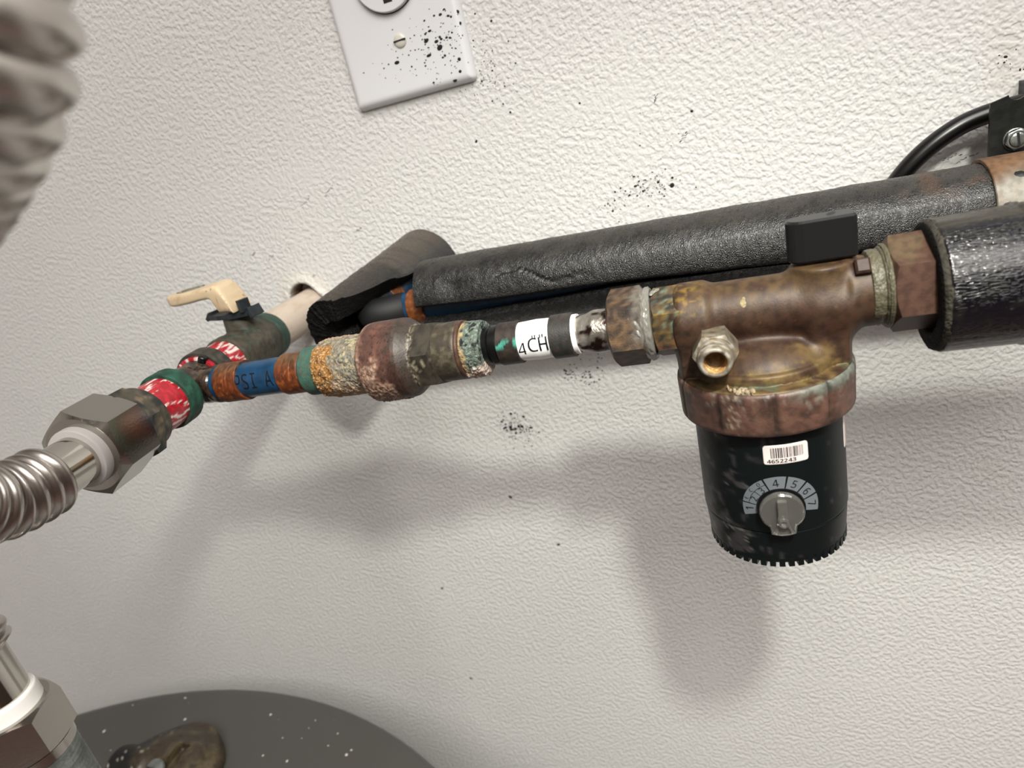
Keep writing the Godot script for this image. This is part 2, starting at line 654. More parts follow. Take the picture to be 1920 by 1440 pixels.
# ------------------------------------------------------------------ scene tree
func thing(called: String, label: String, category: String, at: Vector3, group := "") -> Node3D:
	var o := Node3D.new()
	o.name = numbered(called)
	add_child(o)
	org = at
	o.position = at * 0.001
	o.set_meta("label", label)
	o.set_meta("category", category)
	if group:
		o.set_meta("group", group)
	return o


func numbered(called: String) -> String:
	taken[called] = taken.get(called, -1) + 1
	return called if taken[called] == 0 else "%s_%03d" % [called, taken[called]]


func part(called: String, mb: Mb, m: String, parent: Node, label := "", stuff := false) -> MeshInstance3D:
	var vv := PackedVector3Array()
	vv.resize(mb.v.size())
	for i in mb.v.size():
		vv[i] = (mb.v[i] - org) * 0.001
	var arr := []
	arr.resize(Mesh.ARRAY_MAX)
	arr[Mesh.ARRAY_VERTEX] = vv
	arr[Mesh.ARRAY_NORMAL] = mb.n
	arr[Mesh.ARRAY_COLOR] = mb.c
	arr[Mesh.ARRAY_TEX_UV] = mb.uv
	arr[Mesh.ARRAY_INDEX] = mb.idx
	var am := ArrayMesh.new()
	am.add_surface_from_arrays(Mesh.PRIMITIVE_TRIANGLES, arr)
	am.surface_set_material(0, M[m])
	var mi := MeshInstance3D.new()
	mi.name = called
	mi.mesh = am
	mi.cast_shadow = GeometryInstance3D.SHADOW_CASTING_SETTING_ON
	if label:
		mi.set_meta("label", label)
	if stuff:
		mi.set_meta("kind", "stuff")
	parent.add_child(mi, true)
	return mi


func struct_box(called: String, lo: Vector3, hi: Vector3, m: String, label: String) -> MeshInstance3D:
	org = Vector3.ZERO
	var mb := Mb.new()
	mb.box(lo, hi)
	var o := part(called, mb, m, self, label)
	o.set_meta("kind", "structure")
	o.set_meta("category", called.split("_")[0])
	return o


# ------------------------------------------------------------------ the room
func wall_tint(p: Vector3) -> Color:
	var c := Color(1, 1, 1)
	var k := 1.0 + 0.03 * nz(p, 0.02, 3)
	# brown dirt smudges
	var s := 0.0
	for q in [[266, -104, 9.0, 0.35], [262, -88, 5.0, 0.2], [112, -112, 12.0, 0.06], [70, -225, 14.0, 0.05], [262, -300, 5.0, 0.3]]:
		var d: float = Vector2(p.x - q[0], p.y - q[1]).length() / q[2]
		s += q[3] * exp(-d * d) * (0.6 + 0.8 * nz(p, 0.35, 9))
	s = clampf(s, 0.0, 1.0)
	c = Color(k, k, k).lerp(Color(0.50, 0.36, 0.22), s)
	return c


func hole_radius(t: float) -> float:
	# the torn opening round the white pipe: wider above, to the left
	return 12.4 + 4.6 * pow(maxf(0.0, cos(t - 2.0)), 3.0) + 1.2 * pow(maxf(0.0, cos(t + 0.4)), 4.0) + 0.35 * sin(5.0 * t + 1.0)


func room() -> void:
	org = Vector3.ZERO
	var wall := Node3D.new()
	wall.name = "wall_back"
	add_child(wall)
	wall.set_meta("kind", "structure")
	wall.set_meta("category", "wall")
	wall.set_meta("label", "white orange-peel textured wall that carries the pipes and cover plate")
	var mb := Mb.new()
	var H := Vector3(VA0.x, VA0.y, 0)
	var hs := 40.0
	# the front face: fine sheets round a square that holds the torn pipe opening
	for r in [[-1200.0, H.x - hs, -1300.0, 1100.0, 60, 120], [H.x + hs, 1600.0, -1300.0, 1100.0, 170, 200], [H.x - hs, H.x + hs, -1300.0, H.y - hs, 14, 60], [H.x - hs, H.x + hs, H.y + hs, 1100.0, 14, 60]]:
		var p := PackedVector3Array()
		var cs := PackedColorArray()
		var nxx: int = r[4]
		var nyy: int = r[5]
		for j in nyy + 1:
			for i in nxx + 1:
				# finer near the view
				var u := i / float(nxx)
				var w := j / float(nyy)
				var q := Vector3(lerpf(r[0], r[1], u), lerpf(r[2], r[3], w), 0)
				p.append(q)
				cs.append(wall_tint(q))
		var b := mb.v.size()
		mb.grid(p, nyy + 1, nxx + 1, false, cs)
		for i in p.size():
			mb.uv[b + i] = Vector2(p[i].x, p[i].y) / 190.0
			mb.n[b + i] = Vector3(0, 0, 1)
	var cols := 96
	var p := PackedVector3Array()
	var cs := PackedColorArray()
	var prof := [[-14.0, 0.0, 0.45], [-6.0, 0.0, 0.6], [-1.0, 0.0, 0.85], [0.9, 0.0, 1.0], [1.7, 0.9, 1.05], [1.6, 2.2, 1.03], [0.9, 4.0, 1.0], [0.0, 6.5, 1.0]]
	for k in prof.size() + 5:
		for j in cols + 1:
			var t := TAU * (j % cols) / cols
			var dir := Vector3(cos(t), sin(t), 0)
			var hr := hole_radius(t)
			if k < prof.size():
				var lip := 0.5 + 0.7 * absf(nz(dir * 3.0, 1.0, 2)) + 0.6 * maxf(0.0, cos(t - 0.5))
				var z: float = prof[k][0] * (lip if prof[k][0] > 0.0 else 1.0)
				p.append(H + dir * (hr + prof[k][1]) + Vector3(0, 0, z))
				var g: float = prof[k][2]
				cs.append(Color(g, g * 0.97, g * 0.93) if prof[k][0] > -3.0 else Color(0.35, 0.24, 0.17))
			else:
				var f := (k - prof.size() + 1) / 5.0
				var edge := hs / maxf(absf(dir.x), absf(dir.y))
				p.append(H + dir * lerpf(hr + 6.5, edge, f))
				cs.append(wall_tint(p[p.size() - 1]))
	var b := mb.v.size()
	p.reverse()
	cs.reverse()
	mb.grid(p, prof.size() + 5, cols + 1, true, cs)
	for i in p.size():
		mb.uv[b + i] = Vector2(p[i].x, p[i].y) / 190.0
	part("wall_face", mb, "wall", wall)
	mb = Mb.new()
	mb.box(Vector3(-1200, -1300, -100), Vector3(1600, 1100, -14.5))
	part("wall_core", mb, "plain_wall", wall)

	# black spatter and brown dirt on the wall
	mb = Mb.new()
	rng.seed = 21
	var blk := Color(1, 1, 1)
	for q in [[38, -50, 12, 14, 60, 0.5], [44, -62, 16, 14, 30, 0.45], [112, -126, 13, 6, 85, 0.45], [92, -131, 12, 6, 28, 0.36], [78, -129, 14, 6, 12, 0.3], [7, -256, 9, 8, 75, 0.6], [16, -262, 11, 8, 45, 0.5], [120, -110, 30, 22, 26, 0.3], [60, -110, 40, 22, 22, 0.28], [150, -330, 90, 50, 16, 0.3], [0, -300, 90, 60, 10, 0.3], [-80, -120, 40, 30, 10, 0.25], [260, -340, 30, 60, 8, 0.4]]:
		for k in q[4] * 2:
			var x: float = q[0] + rng.randfn() * q[2] * 0.6
			var y: float = q[1] + rng.randfn() * q[3] * 0.6
			if absf(x) < 36 and absf(y) < 58.5:
				continue
			var r: float = q[5] * exp(rng.randfn() * 0.5) * 0.5
			blob(mb, Vector3(x, y, 0.02), Vector3(0, 0, 1), r, r * rng.randf_range(0.6, 1.0), rng.randf() * 3.0, 0.12, blk)
	for q in [[-6.4, -308.2, 1.5, 1.0], [19.3, -347.3, 1.3, 0.9], [-79.3, -475.3, 1.6, 1.0], [-79.2, -385.3, 1.3, 0.9], [26.3, -85.7, 0.95, 0.7], [137.2, -95.3, 0.8, 0.7], [117, -125, 0.8, 0.7], [109, -128, 0.75, 0.6], [92, -135, 0.75, 0.6], [1, -252, 1.0, 0.8], [9, -258, 1.0, 0.8]]:
		blob(mb, Vector3(q[0], q[1], 0.02), Vector3(0, 0, 1), q[2], q[3], rng.randf() * 3.0, 0.25, blk)
	# scuffs: short grey strokes
	for q in [[-88, -96, 0.5, 8], [-70, -93, 0.5, 7], [-138, -120, 0.2, 5], [-125, -124, 0.4, 5], [-100, -140, 0.3, 5], [-58, -118, 0.4, 4], [132, -106, 0.8, 6], [121, -86, 1.2, 3], [252, -141, 0.3, 9], [246, -139, 0.2, 7]]:
		for k in 9:
			var f := k / 8.0 - 0.5
			var pp := Vector3(q[0] + cos(q[2]) * f * q[3] + rng.randfn() * 0.3, q[1] + sin(q[2]) * f * q[3] + rng.randfn() * 0.4, 0.02)
			blob(mb, pp, Vector3(0, 0, 1), rng.randf_range(0.3, 1.1), 0.15, q[2] - PI / 2.0 + rng.randfn() * 0.25, 0.06, Color(7, 7, 7))
	part("black_specks", mb, "speck", wall, "black spatter and scuffs on the white wall", true)
	mb = Mb.new()
	for q in [[51, -225, 4, 5, 26], [62, -228, 5, 4, 30], [66, -233, 4, 3, 10], [69, -217, 14, 9, 20], [266, -104, 6, 5, 14], [112, -121, 5, 3, 6]]:
		for k in q[4]:
			var r := rng.randf_range(0.25, 0.8)
			blob(mb, Vector3(q[0] + rng.randfn() * q[2] * 0.6, q[1] + rng.randfn() * q[3] * 0.6, 0.02), Vector3(0, 0, 1), r, r * rng.randf_range(0.35, 0.8), rng.randf() * 3.0, 0.08, Color(11, 6.0, 3.0) * rng.randf_range(0.6, 1.6))
	part("brown_splashes", mb, "speck", wall, "rust-brown splashes on the wall", true)

	struct_box("wall_left", Vector3(-1300, -1300, -100), Vector3(-1200, 1100, 2700), "plain_wall", "plain white side wall of the utility room")
	struct_box("wall_right", Vector3(1600, -1300, -100), Vector3(1700, 1100, 2700), "dark_wall", "dull brown wall across the room from the heater side")
	struct_box("wall_front", Vector3(-1300, -1300, 2600), Vector3(1700, 1100, 2700), "dark_wall", "dull brown wall facing the pipe wall")
	struct_box("floor", Vector3(-1300, -1400, -100), Vector3(1700, -1300, 2700), "floor", "red-brown floor of the utility room")
	struct_box("ceiling", Vector3(-1300, 1100, -100), Vector3(1700, 1200, 2700), "ceiling", "white ceiling of the utility room")
	var lamp := thing("ceiling_light", "large white ceiling light panel of the utility room", "light", Vector3(750, 1100, 1400))
	mb = Mb.new()
	mb.box(Vector3(-80, 1082, 590), Vector3(1580, 1100, 2210))
	part("housing", mb, "screw_white", lamp)
	mb = Mb.new()
	mb.box(Vector3(-60, 1070, 610), Vector3(1560, 1082, 2190))
	part("diffuser", mb, "glow", lamp)


# ------------------------------------------------------------------ the cover plate
func cover_plate() -> void:
	var o := thing("cover_plate", "white plastic outlet cover plate with one round receptacle, spattered with black", "outlet cover", Vector3(0, 0, 0))
	var hw := 34.93
	var hh := 57.15
	var T := 5.2
	var p := PackedVector3Array()
	var nx := 60
	var ny := 90
	var cs := PackedColorArray()
	var ease := func(u: float) -> float: return sin(u * PI / 2.0)
	for j in ny + 1:
		for i in nx + 1:
			var u := -1.0 + 2.0 * i / nx
			var w := -1.0 + 2.0 * j / ny
			var x: float = hw * ease.call(u)
			var y: float = hh * ease.call(w)
			# rounded corner outline
			var c := Vector2(absf(x) - (hw - 2.6), absf(y) - (hh - 2.6))
			if c.x > 0.0 and c.y > 0.0 and c.length() > 2.6:
				c = c.normalized() * 2.6
				x = signf(x) * (hw - 2.6 + c.x)
				y = signf(y) * (hh - 2.6 + c.y)
			var d := minf(hw - absf(x), hh - absf(y))
			if c.x > 0.0 and c.y > 0.0:
				d = 2.6 - c.length()
			var e := clampf(d / 4.5, 0.0, 1.0)
			p.append(Vector3(x, y, 0.4 + (T - 0.4) * sqrt(maxf(0.0, 1.0 - pow(1.0 - e, 2.4)))))
			cs.append(Color.WHITE)
	var mb := Mb.new()
	mb.grid(p, ny + 1, nx + 1, false, cs)
	# a rim behind the edge
	var rim := PackedVector2Array()
	for k in 32:
		var t := TAU * k / 32.0
		rim.append(Vector2(signf(cos(t)) * (hw - 2.6) + 2.55 * cos(t), signf(sin(t)) * (hh - 2.6) + 2.55 * sin(t)))
	slab(mb, Vector3(0, 0, -0.2), Vector3.RIGHT, Vector3.UP, rim, 0.7)
	part("plate", mb, "plate", o)
	# receptacle face, a little proud, with its three openings
	mb = Mb.new()
	lathe(mb, Vector3(0, 0, 0), Vector3(0, 0, 1), [[3.0, 17.1], [7.0, 17.1], [7.6, 16.9], [7.9, 16.4], [7.9, 0.0]], 72)
	var face := part("receptacle_face", mb, "plate", o)
	mb = Mb.new()
	lathe(mb, Vector3(0, 0, 0), Vector3(0, 0, 1), [[5.1, 17.55], [5.5, 17.5], [5.5, 17.1]], 72)
	part("shadow_gap", mb, "slot", face)
	mb = Mb.new()
	for q in [[-6.4, 4.5, 1.1, 4.6], [6.4, 4.5, 1.1, 4.0]]:
		mb.box(Vector3(q[0] - q[2], q[1] - q[3], 7.5), Vector3(q[0] + q[2], q[1] + q[3], 7.95))
	slab(mb, Vector3(0, -10.4, 7.5), Vector3.RIGHT, Vector3.UP, PackedVector2Array([Vector2(-2.4, -2.6), Vector2(2.4, -2.6), Vector2(2.4, 1.6), Vector2(1.4, 2.8), Vector2(-1.4, 2.8), Vector2(-2.4, 1.6)]), 0.46)
	part("slot", mb, "slot", face)
	mb = Mb.new()
	lathe(mb, Vector3(0.0, -30.16, 0), Vector3(0, 0, 1), [[4.0, 3.5], [5.3, 3.5], [5.9, 3.1], [6.3, 2.0], [6.5, 0.0]], 32)
	var scr := part("screw", mb, "screw_white", o)
	mb = Mb.new()
	mb.box(Vector3(-3.3, -0.4, 5.2), Vector3(3.3, 0.4, 6.54), Transform3D(Basis(Vector3(0, 0, 1), 0.03), Vector3(0.0, -30.16, 0)))
	part("screw_slot", mb, "slot", scr)
	mb = Mb.new()
	rng.seed = 4
	for q in [[22, -38, 12, 11, 95, 0.42], [10, -40, 16, 12, 45, 0.34], [26, -30, 8, 9, 30, 0.5], [-8, -42, 12, 9, 12, 0.3]]:
		for k in q[4]:
			var x: float = q[0] + rng.randfn() * q[2] * 0.7
			var y: float = q[1] + rng.randfn() * q[3] * 0.7
			if absf(x) > 33.5 or absf(y) > 55.5 or y > -19.0:
				continue
			var d := minf(hw - absf(x), hh - absf(y))
			var e := clampf(d / 4.5, 0.0, 1.0)
			var r: float = q[5] * exp(rng.randfn() * 0.5) * 0.62
			blob(mb, Vector3(x, y, 0.4 + (T - 0.4) * sqrt(1.0 - pow(1.0 - e, 2.4)) + 0.02), Vector3(0, 0, 1), r * rng.randf_range(1.0, 1.7), r, 1.9 + rng.randfn() * 0.3, 0.1)
	for q in [[13.5, -40.5, 1.5, 0.75], [17.0, -30.0, 1.1, 0.6], [24.5, -24.5, 1.0, 0.65], [29.0, -46.0, 0.95, 0.9], [28.0, -51.5, 0.9, 0.8], [22.0, -35.0, 0.8, 0.6], [25.0, -35.0, 0.8, 0.6]]:
		blob(mb, Vector3(q[0], q[1], T + 0.02), Vector3(0, 0, 1), q[2], q[3], 1.9, 0.15)
	part("black_specks", mb, "speck", o, "black spatter on the plate", true)


# ------------------------------------------------------------------ wall pipe, ball valve, tee
func supply_line() -> void:
	var P := VA0
	var D := VAD.normalized()
	var red := func(p: Vector3, s: float, t: float) -> Color:
		var scrape := st(0.02, 0.30, nz(Vector3(s * 0.09, cos(t) * 5.0, sin(t) * 5.0), 0.8, 1) + 0.4 * nz(p, 0.35, 21) * st(0.0, 0.3, nz(p, 0.1, 22)) + 0.08 * cos(t - 1.2) - 0.04)
		var c := lin("b5202f").lerp(lin("7d141f"), clampf(0.5 + nz(p, 0.3, 4), 0.0, 0.7))
		return c.lerp(lin("e2d6d2"), scrape * 0.85)
	# pipe out of the wall
	var o := thing("wall_pipe", "white painted pipe stub coming out of the torn hole in the wall", "pipe", P)
	var mb := Mb.new()
	lathe(mb, P, D, [[-13.5, 11.2], [62.0, 11.2]], 48, func(p, s, t): return lin("f0e7e0").lerp(lin("b99c88"), 0.3 * st(0.05, 0.5, nz(p, 0.12, 2)) * st(30.0, 0.0, s)).lerp(lin("d8c6b8"), st(0.2, 0.5, nz(Vector3(s * 0.05, t * 6.0, 0), 1.0, 5)) * 0.5), null, 2.0)
	part("pipe", mb, "plaster", o)

	# ball valve
	o = thing("ball_valve", "oxidised brass ball valve with a cream lever handle beside the wall hole", "valve", P + D * 80.0)
	var bodycol := func(p: Vector3, s: float, t: float) -> Color:
		var c := lin("6d6656").lerp(lin("4d4a40"), clampf(0.5 + 0.9 * nz(p, 0.10, 3), 0.0, 1.0))
		c = c.lerp(lin("5e7368"), st(0.15, 0.45, nz(p, 0.16, 7)) * 0.6)
		return c.lerp(lin("2f5a50"), st(68.0, 64.0, s) * 0.8)
	mb = Mb.new()
	lathe(mb, P, D, [[58.0, 11.0], [58.0, 12.4], [59.0, 13.0], [64.5, 13.0], [65.7, 12.2], [66.5, 12.0], [71.0, 12.3], [80.0, 12.4], [89.0, 12.1], [94.0, 11.8], [96.0, 11.7], [97.0, 12.4], [102.5, 12.4], [103.5, 12.0], [103.7, 11.0]], 72, bodycol, func(p, s, t): return 0.12 * nz(p, 0.4, 1), 0.8)
	# the neck that carries the stem
	lathe(mb, P + D * 80.0, Vector3.UP, [[5.0, 9.6], [9.0, 8.6], [12.5, 8.0], [18.3, 7.6], [18.8, 7.0], [18.8, 0.0]], 40, func(p, s, t): return bodycol.call(p, 80.0, t), null, 1.0, Vector3(0, 0, 1))
	part("valve_body", mb, "bronze", o)
	# cast marks
	mb = Mb.new()
	var e := ends(D)
	var put := func(w: Vector2) -> Array:
		var th := 1.75 + w.y / 12.9
		var s := 72.0 - w.x
		var dir: Vector3 = e[0] * cos(th) + e[1] * sin(th)
		return [P + D * s + dir * 12.5, dir]
	lettering(mb, "VA", 4.6, put, "Droid Sans", 1.0, true)
	part("raised_mark", mb, "bronze", o)
	# stop plate with turned ears
	var X := Vector3(0.98, 0, 0.199)
	mb = Mb.new()
	var c0 := P + D * 80.0 + Vector3(-1.5, 20.6, 0)
	var ol := PackedVector2Array([Vector2(-14.5, -4.0), Vector2(-12, -6.5), Vector2(-4, -8.0), Vector2(6, -8.0), Vector2(12, -5.5), Vector2(15.0, -4.0), Vector2(15.0, 4.0), Vector2(11, 6.0), Vector2(5, 8.0), Vector2(-5, 8.0), Vector2(-12, 6.5), Vector2(-14.5, 4.0)])
	slab(mb, c0, X, X.cross(Vector3.UP) * -1.0, ol, -2.4, 0.0)
	var d2 := X.cross(Vector3.UP) * -1.0
	mb.box(Vector3(-0.9, -4.0, -4.5), Vector3(0.9, 1.0, 4.5), Transform3D(Basis(X, Vector3.UP, d2), c0 + X * -14.8) * Transform3D(Basis(Vector3(0, 0, 1), -0.85), Vector3.ZERO))
	mb.box(Vector3(-0.9, -3.6, -4.0), Vector3(0.9, 1.6, 4.0), Transform3D(Basis(X, Vector3.UP, d2), c0 + X * 16.0) * Transform3D(Basis(Vector3(0, 0, 1), 0.35), Vector3.ZERO))
	mb.box(Vector3(-1.2, 0.0, -3.0), Vector3(1.2, 6.2, 3.0), Transform3D(Basis(X, Vector3.UP, d2), c0 + X * 13.5 + d2 * -3.0))
	part("stop_plate", mb, "slate", o)
	mb = Mb.new()
	nut(mb, c0 + X * 1.0, Vector3.UP, -4.4, -2.4, 5.4, 2.2, 0.2, null, Vector3(0, 0, 1), 6)
	lathe(mb, c0 + X * 1.0, Vector3.UP, [[-3.0, 2.8], [1.4, 2.8], [1.4, 0.0]], 24)
	part("stem_nut", mb, "slate", o)
	# the lever: a bent strap in thick vinyl, turned across the pipe
	var H := -X
	var keys := [[-8.0, 0.8, 1.6], [-7.4, 0.8, 4.0], [-5.4, 0.8, 9.0], [-3.0, 0.8, 13.4], [-1.0, 0.8, 15.2], [1.5, 0.8, 16.0], [3.0, 0.8, 16.0], [4.4, 4.6, 15.6], [5.4, 7.6, 15.3], [8.0, 8.9, 15.3], [14.0, 8.7, 14.9], [24.0, 7.8, 14.3], [34.0, 7.2, 13.8], [45.0, 7.6, 13.6]]
	var pts := PackedVector3Array()
	var cs := PackedColorArray()
	var total := 140
	var tip := 45.0
	for i in total + 1:
		var x := lerpf(-8.0, tip, i / float(total))
		var k := 0
		while k < keys.size() - 2 and keys[k + 1][0] < x:
			k += 1
		var f: float = (x - keys[k][0]) / (keys[k + 1][0] - keys[k][0])
		var lo := lerpf(keys[k][1], keys[k + 1][1], f)
		var hi := lerpf(keys[k][2], keys[k + 1][2], f)
		var hwid := 9.6 + 1.0 * st(6.0, 26.0, x)
		var hth := (hi - lo) / 2.0
		var back := tip - x
		if back < 9.0:
			var r := sqrt(maxf(0.0, 1.0 - pow(1.0 - back / 9.0, 2.0)))
			hwid *= maxf(r, 0.03)
			hth *= maxf(pow(r, 0.35), 0.05)
		for j in 41:
			var th := TAU * (j % 40) / 40.0
			var cx := signf(cos(th)) * pow(absf(cos(th)), 0.3) * hwid
			var cy := signf(sin(th)) * pow(absf(sin(th)), 0.55) * hth
			var q := c0 + H * x + D * cx + Vector3(0, (lo + hi) / 2.0 + cy, 0)
			pts.append(q)
			cs.append(Color(1, 1, 1).lerp(Color(0.55, 0.40, 0.28), 0.35 * st(0.15, 0.5, nz(q, 0.12, 6))).lerp(Color(0.2, 0.15, 0.1), st(0.5, 0.56, nz(q, 0.5, 16))))
	mb = Mb.new()
	mb.grid(pts, total + 1, 41, true, cs)
	mb.fan(pts.slice(0, 41), c0 + H * -8.0 + Vector3(0, 1.2, 0), X, Color(1, 1, 1))
	var lever := part("lever_handle", mb, "cream", o, "cream vinyl lever handle")
	mb = Mb.new()
	var lay := func(w: Vector2) -> Vector3: return c0 + H * (27.0 + w.x) + Vector3(0, 14.3 - 0.055 * w.x, 0) + D * w.y
	for k in 40:
		var t0 := TAU * k / 40.0
		var t1 := TAU * (k + 1) / 40.0
		for rr in [[11.0, 7.0, 1.2], [7.4, 4.4, 0.9]]:
			mb.quad(lay.call(Vector2(rr[0] * cos(t0), rr[1] * sin(t0))), lay.call(Vector2(rr[0] * cos(t1), rr[1] * sin(t1))), lay.call(Vector2((rr[0] - rr[2]) * cos(t1), (rr[1] - rr[2]) * sin(t1))), lay.call(Vector2((rr[0] - rr[2]) * cos(t0), (rr[1] - rr[2]) * sin(t0))))
	for k in 4:
		var xx := -5.0 + 3.0 * k
		mb.quad(lay.call(Vector2(xx, -2.6)), lay.call(Vector2(xx + 1.2, -2.6)), lay.call(Vector2(xx + 2.0, 2.6)), lay.call(Vector2(xx + 0.8, 2.6)))
	part("green_print", mb, "green_ink", lever)

	# first red pipe, from valve to tee
	o = thing("red_pipe", "short scraped red pipe between the ball valve and the tee", "pipe", P + D * 112.0, "red pipe pieces with scraped white marks")
	mb = Mb.new()
	lathe(mb, P, D, [[97.0, 11.1], [127.5, 11.1], [127.5, 8.0]], 180, red, null, 0.4)
	part("pipe", mb, "vc_plastic", o)
	mb = Mb.new()
	lathe(mb, P, D, [[116.0, 11.1], [116.0, 12.4], [116.7, 12.7], [124.4, 12.7], [125.2, 12.4], [125.2, 11.1]], 64, func(p, s, t): return lin("5a564c").lerp(lin("2e2d29"), clampf(0.5 + nz(p, 0.2, 2), 0, 1)), null, 1.0)
	part("crimp_ring", mb, "bronze", o, "dark grey crimp ring")
	mb = Mb.new()
	for q in [[-0.55, 4.0], [1.15, 3.0]]:
		var dir: Vector3 = e[0] * cos(q[0]) + e[1] * sin(q[0])
		lathe(mb, P + D * 127.0 + dir * 11.4, dir, [[-1.5, 2.1], [0.6, 2.1], [1.3, 1.5], [1.6, 0.0]], 20)
	part("black_stud", mb, "rubber", o)

	# the tee
	o = thing("pipe_tee", "glossy dark brown tee where the blue pipe meets the red pipes", "fitting", P + D * 131.5)
	mb = Mb.new()
	var tc := func(p: Vector3, s: float, t: float) -> Color: return lin("241d19").lerp(lin("56473a"), st(-0.1, 0.5, nz(p, 0.22, 3)) * 0.8)
	lathe(mb, P, D, [[126.0, 6.0], [126.0, 9.2], [127.0, 9.8], [129.0, 9.8], [131.0, 9.4], [134.0, 9.4], [137.0, 10.0], [142.0, 10.0], [143.0, 9.0], [143.0, 6.0]], 48, tc, null, 1.0)
	lathe(mb, AX0, AXD, [[-89.0, 8.0], [-80.0, 8.0], [-77.0, 7.4], [-76.0, 8.4], [-73.6, 8.6], [-73.0, 8.0], [-73.0, 0.0]], 40, tc, null, 1.0)
	part("tee_body", mb, "vc_gloss", o)

	# second red pipe with its green ring
	o = thing("red_pipe", "scraped red pipe with a green crimp ring beside the shiny hex nut", "pipe", P + D * 155.0, "red pipe pieces with scraped white marks")
	mb = Mb.new()
	lathe(mb, P, D, [[143.5, 8.0], [143.5, 11.1], [176.0, 11.1]], 180, red, null, 0.4)
	part("pipe", mb, "vc_plastic", o)
	mb = Mb.new()
	lathe(mb, P, D, [[144.6, 11.1], [144.6, 12.3], [145.2, 12.7], [152.4, 12.7], [153.0, 12.4], [153.0, 11.1]], 72, func(p, s, t): return lin("1f5240").lerp(lin("12362c"), clampf(0.5 + 1.2 * nz(p, 0.15, 2), 0, 1)).lerp(lin("3b3a33"), st(1.9, 2.6, t) * st(4.4, 3.6, t) * 0.8), func(p, s, t): return 0.12 * nz(p, 0.3, 5), 0.7)
	part("crimp_ring", mb, "vc_rough", o, "green corroded crimp ring")


# ------------------------------------------------------------------ stainless hose with its two nuts
func flex_hose() -> void:
	var P := VA0
	var D := VAD.normalized()
	var o := thing("flex_hose", "corrugated stainless steel water hose with shiny hex nuts, looping past the wall", "hose", P + D * 215.0)
	# adapter behind the nut
	var mb := Mb.new()
	var ac := func(p: Vector3, s: float, t: float) -> Color: return lin("5b564a").lerp(lin("8d7a60"), st(0.0, 0.5, nz(p, 0.18, 2))).lerp(lin("2c2f30"), st(-0.1, 0.35, nz(p, 0.11, 8)))
	lathe(mb, P, D, [[168.0, 11.1], [168.0, 12.8], [168.7, 13.3], [174.0, 13.5], [175.0, 14.2]], 64, ac, null, 1.0)
	nut(mb, P, D, 174.0, 182.0, 14.2, 9.0, 0.25, ac)
	part("adapter", mb, "bronze", o, "dull dark adapter behind the shiny nut")
	mb = Mb.new()
	nut(mb, P, D, 181.0, 200.5, 15.2, 11.6, 0.64)
	part("hex_nut", mb, "steel", o)
	mb = Mb.new()
	lathe(mb, P, D, [[190.0, 11.6], [203.0, 11.6], [203.8, 11.2], [204.0, 9.1]], 56)
	part("white_sleeve", mb, "ptfe", o)
	mb = Mb.new()
	lathe(mb, P, D, [[190.0, 9.2], [218.0, 9.2], [219.0, 8.6]], 56)
	part("ferrule", mb, "chrome", o)
	# corrugated tube
	var end := P + D * 217.0
	var ctrl := [end, end + D * 10.0 + Vector3(0, 0.7, 0), end + D * 20.0 + Vector3(-0.3, 2.8, 0), Vector3(-68.5, -148.5, 246), Vector3(-57, -136.5, 258), Vector3(-38, -122.5, 268), Vector3(-20.4, -109.5, 275.5), Vector3(3.8, -93.1, 279.8), Vector3(27.4, -80.8, 282.4), Vector3(46.3, -72.9, 283.6), Vector3(56.8, -66.6, 282.7), Vector3(61.5, -61.6, 281.7), Vector3(63.8, -54.5, 280.2), Vector3(58, -36, 275), Vector3(18, -15, 269), Vector3(-48, -22, 271), Vector3(-92, -64, 272), Vector3(-104, -125, 262), Vector3(-94, -172, 252), Vector3(-94.5, -193, 250.2), Vector3(-94, -200.5, 250)]
	var line := curve(ctrl, 0.45)
	mb = Mb.new()
	sweep(mb, line, 12.0, 40, func(s: float) -> float: return 9.9 + 2.5 * pow(absf(sin(PI * s / 4.9)), 0.7), null, false, Color.WHITE, Vector3(0.2, 1, -0.3))
	part("corrugated_tube", mb, "hose", o)
	# lower end
	var Q := Vector3(-94, -3.5, 250)
	var U := Vector3.UP
	mb = Mb.new()
	lathe(mb, Q, U, [[-216.5, 9.1], [-199.0, 9.1], [-197.5, 10.6], [-196.5, 10.6], [-195.8, 9.4]], 56, null, null, 0.0, Vector3(0, 0, 1))
	part("ferrule", mb, "chrome", o)
	mb = Mb.new()
	lathe(mb, Q, U, [[-223.5, 10.8], [-216.9, 10.8], [-216.2, 10.4], [-216.0, 9.0]], 56, null, null, 0.0, Vector3(0, 0, 1))
	part("white_sleeve", mb, "ptfe", o)
	mb = Mb.new()
	nut(mb, Q, U, -237.5, -221.5, 13.2, 10.6, 0.85, null, Vector3(0, 0, 1))
	lathe(mb, Q, U, [[-241.5, 12.8], [-237.6, 13.0]], 56, null, null, 0.0, Vector3(0, 0, 1))
	part("hex_nut", mb, "steel", o)

	o = thing("threaded_nipple", "galvanised threaded pipe nipple rising from the grey heater lid under the lower nut", "pipe", Vector3(-94, -450, 250))
	mb = Mb.new()
	var prof := []
	var y := -445.3
	prof.append([y, 12.0])
	prof.append([-290.0, 12.0])
	y = -290.0
	while y < -236.0:
		prof.append([y, 11.8])
		prof.append([y + 0.9, 12.6])
		y += 1.8
	lathe(mb, Q, U, prof, 48, null, null, 0.0, Vector3(0, 0, 1), 0.0, TAU, Color.WHITE, -2.0)
	part("nipple", mb, "zinc", o)


# ------------------------------------------------------------------ blue pipe, check valve, white pipe, union
func xl(mb: Mb, prof: Array, cols := 56, colf = null, dispf = null, step := 0.0) -> void:
	lathe(mb, AX0, AXD, prof, cols, colf, dispf, step)


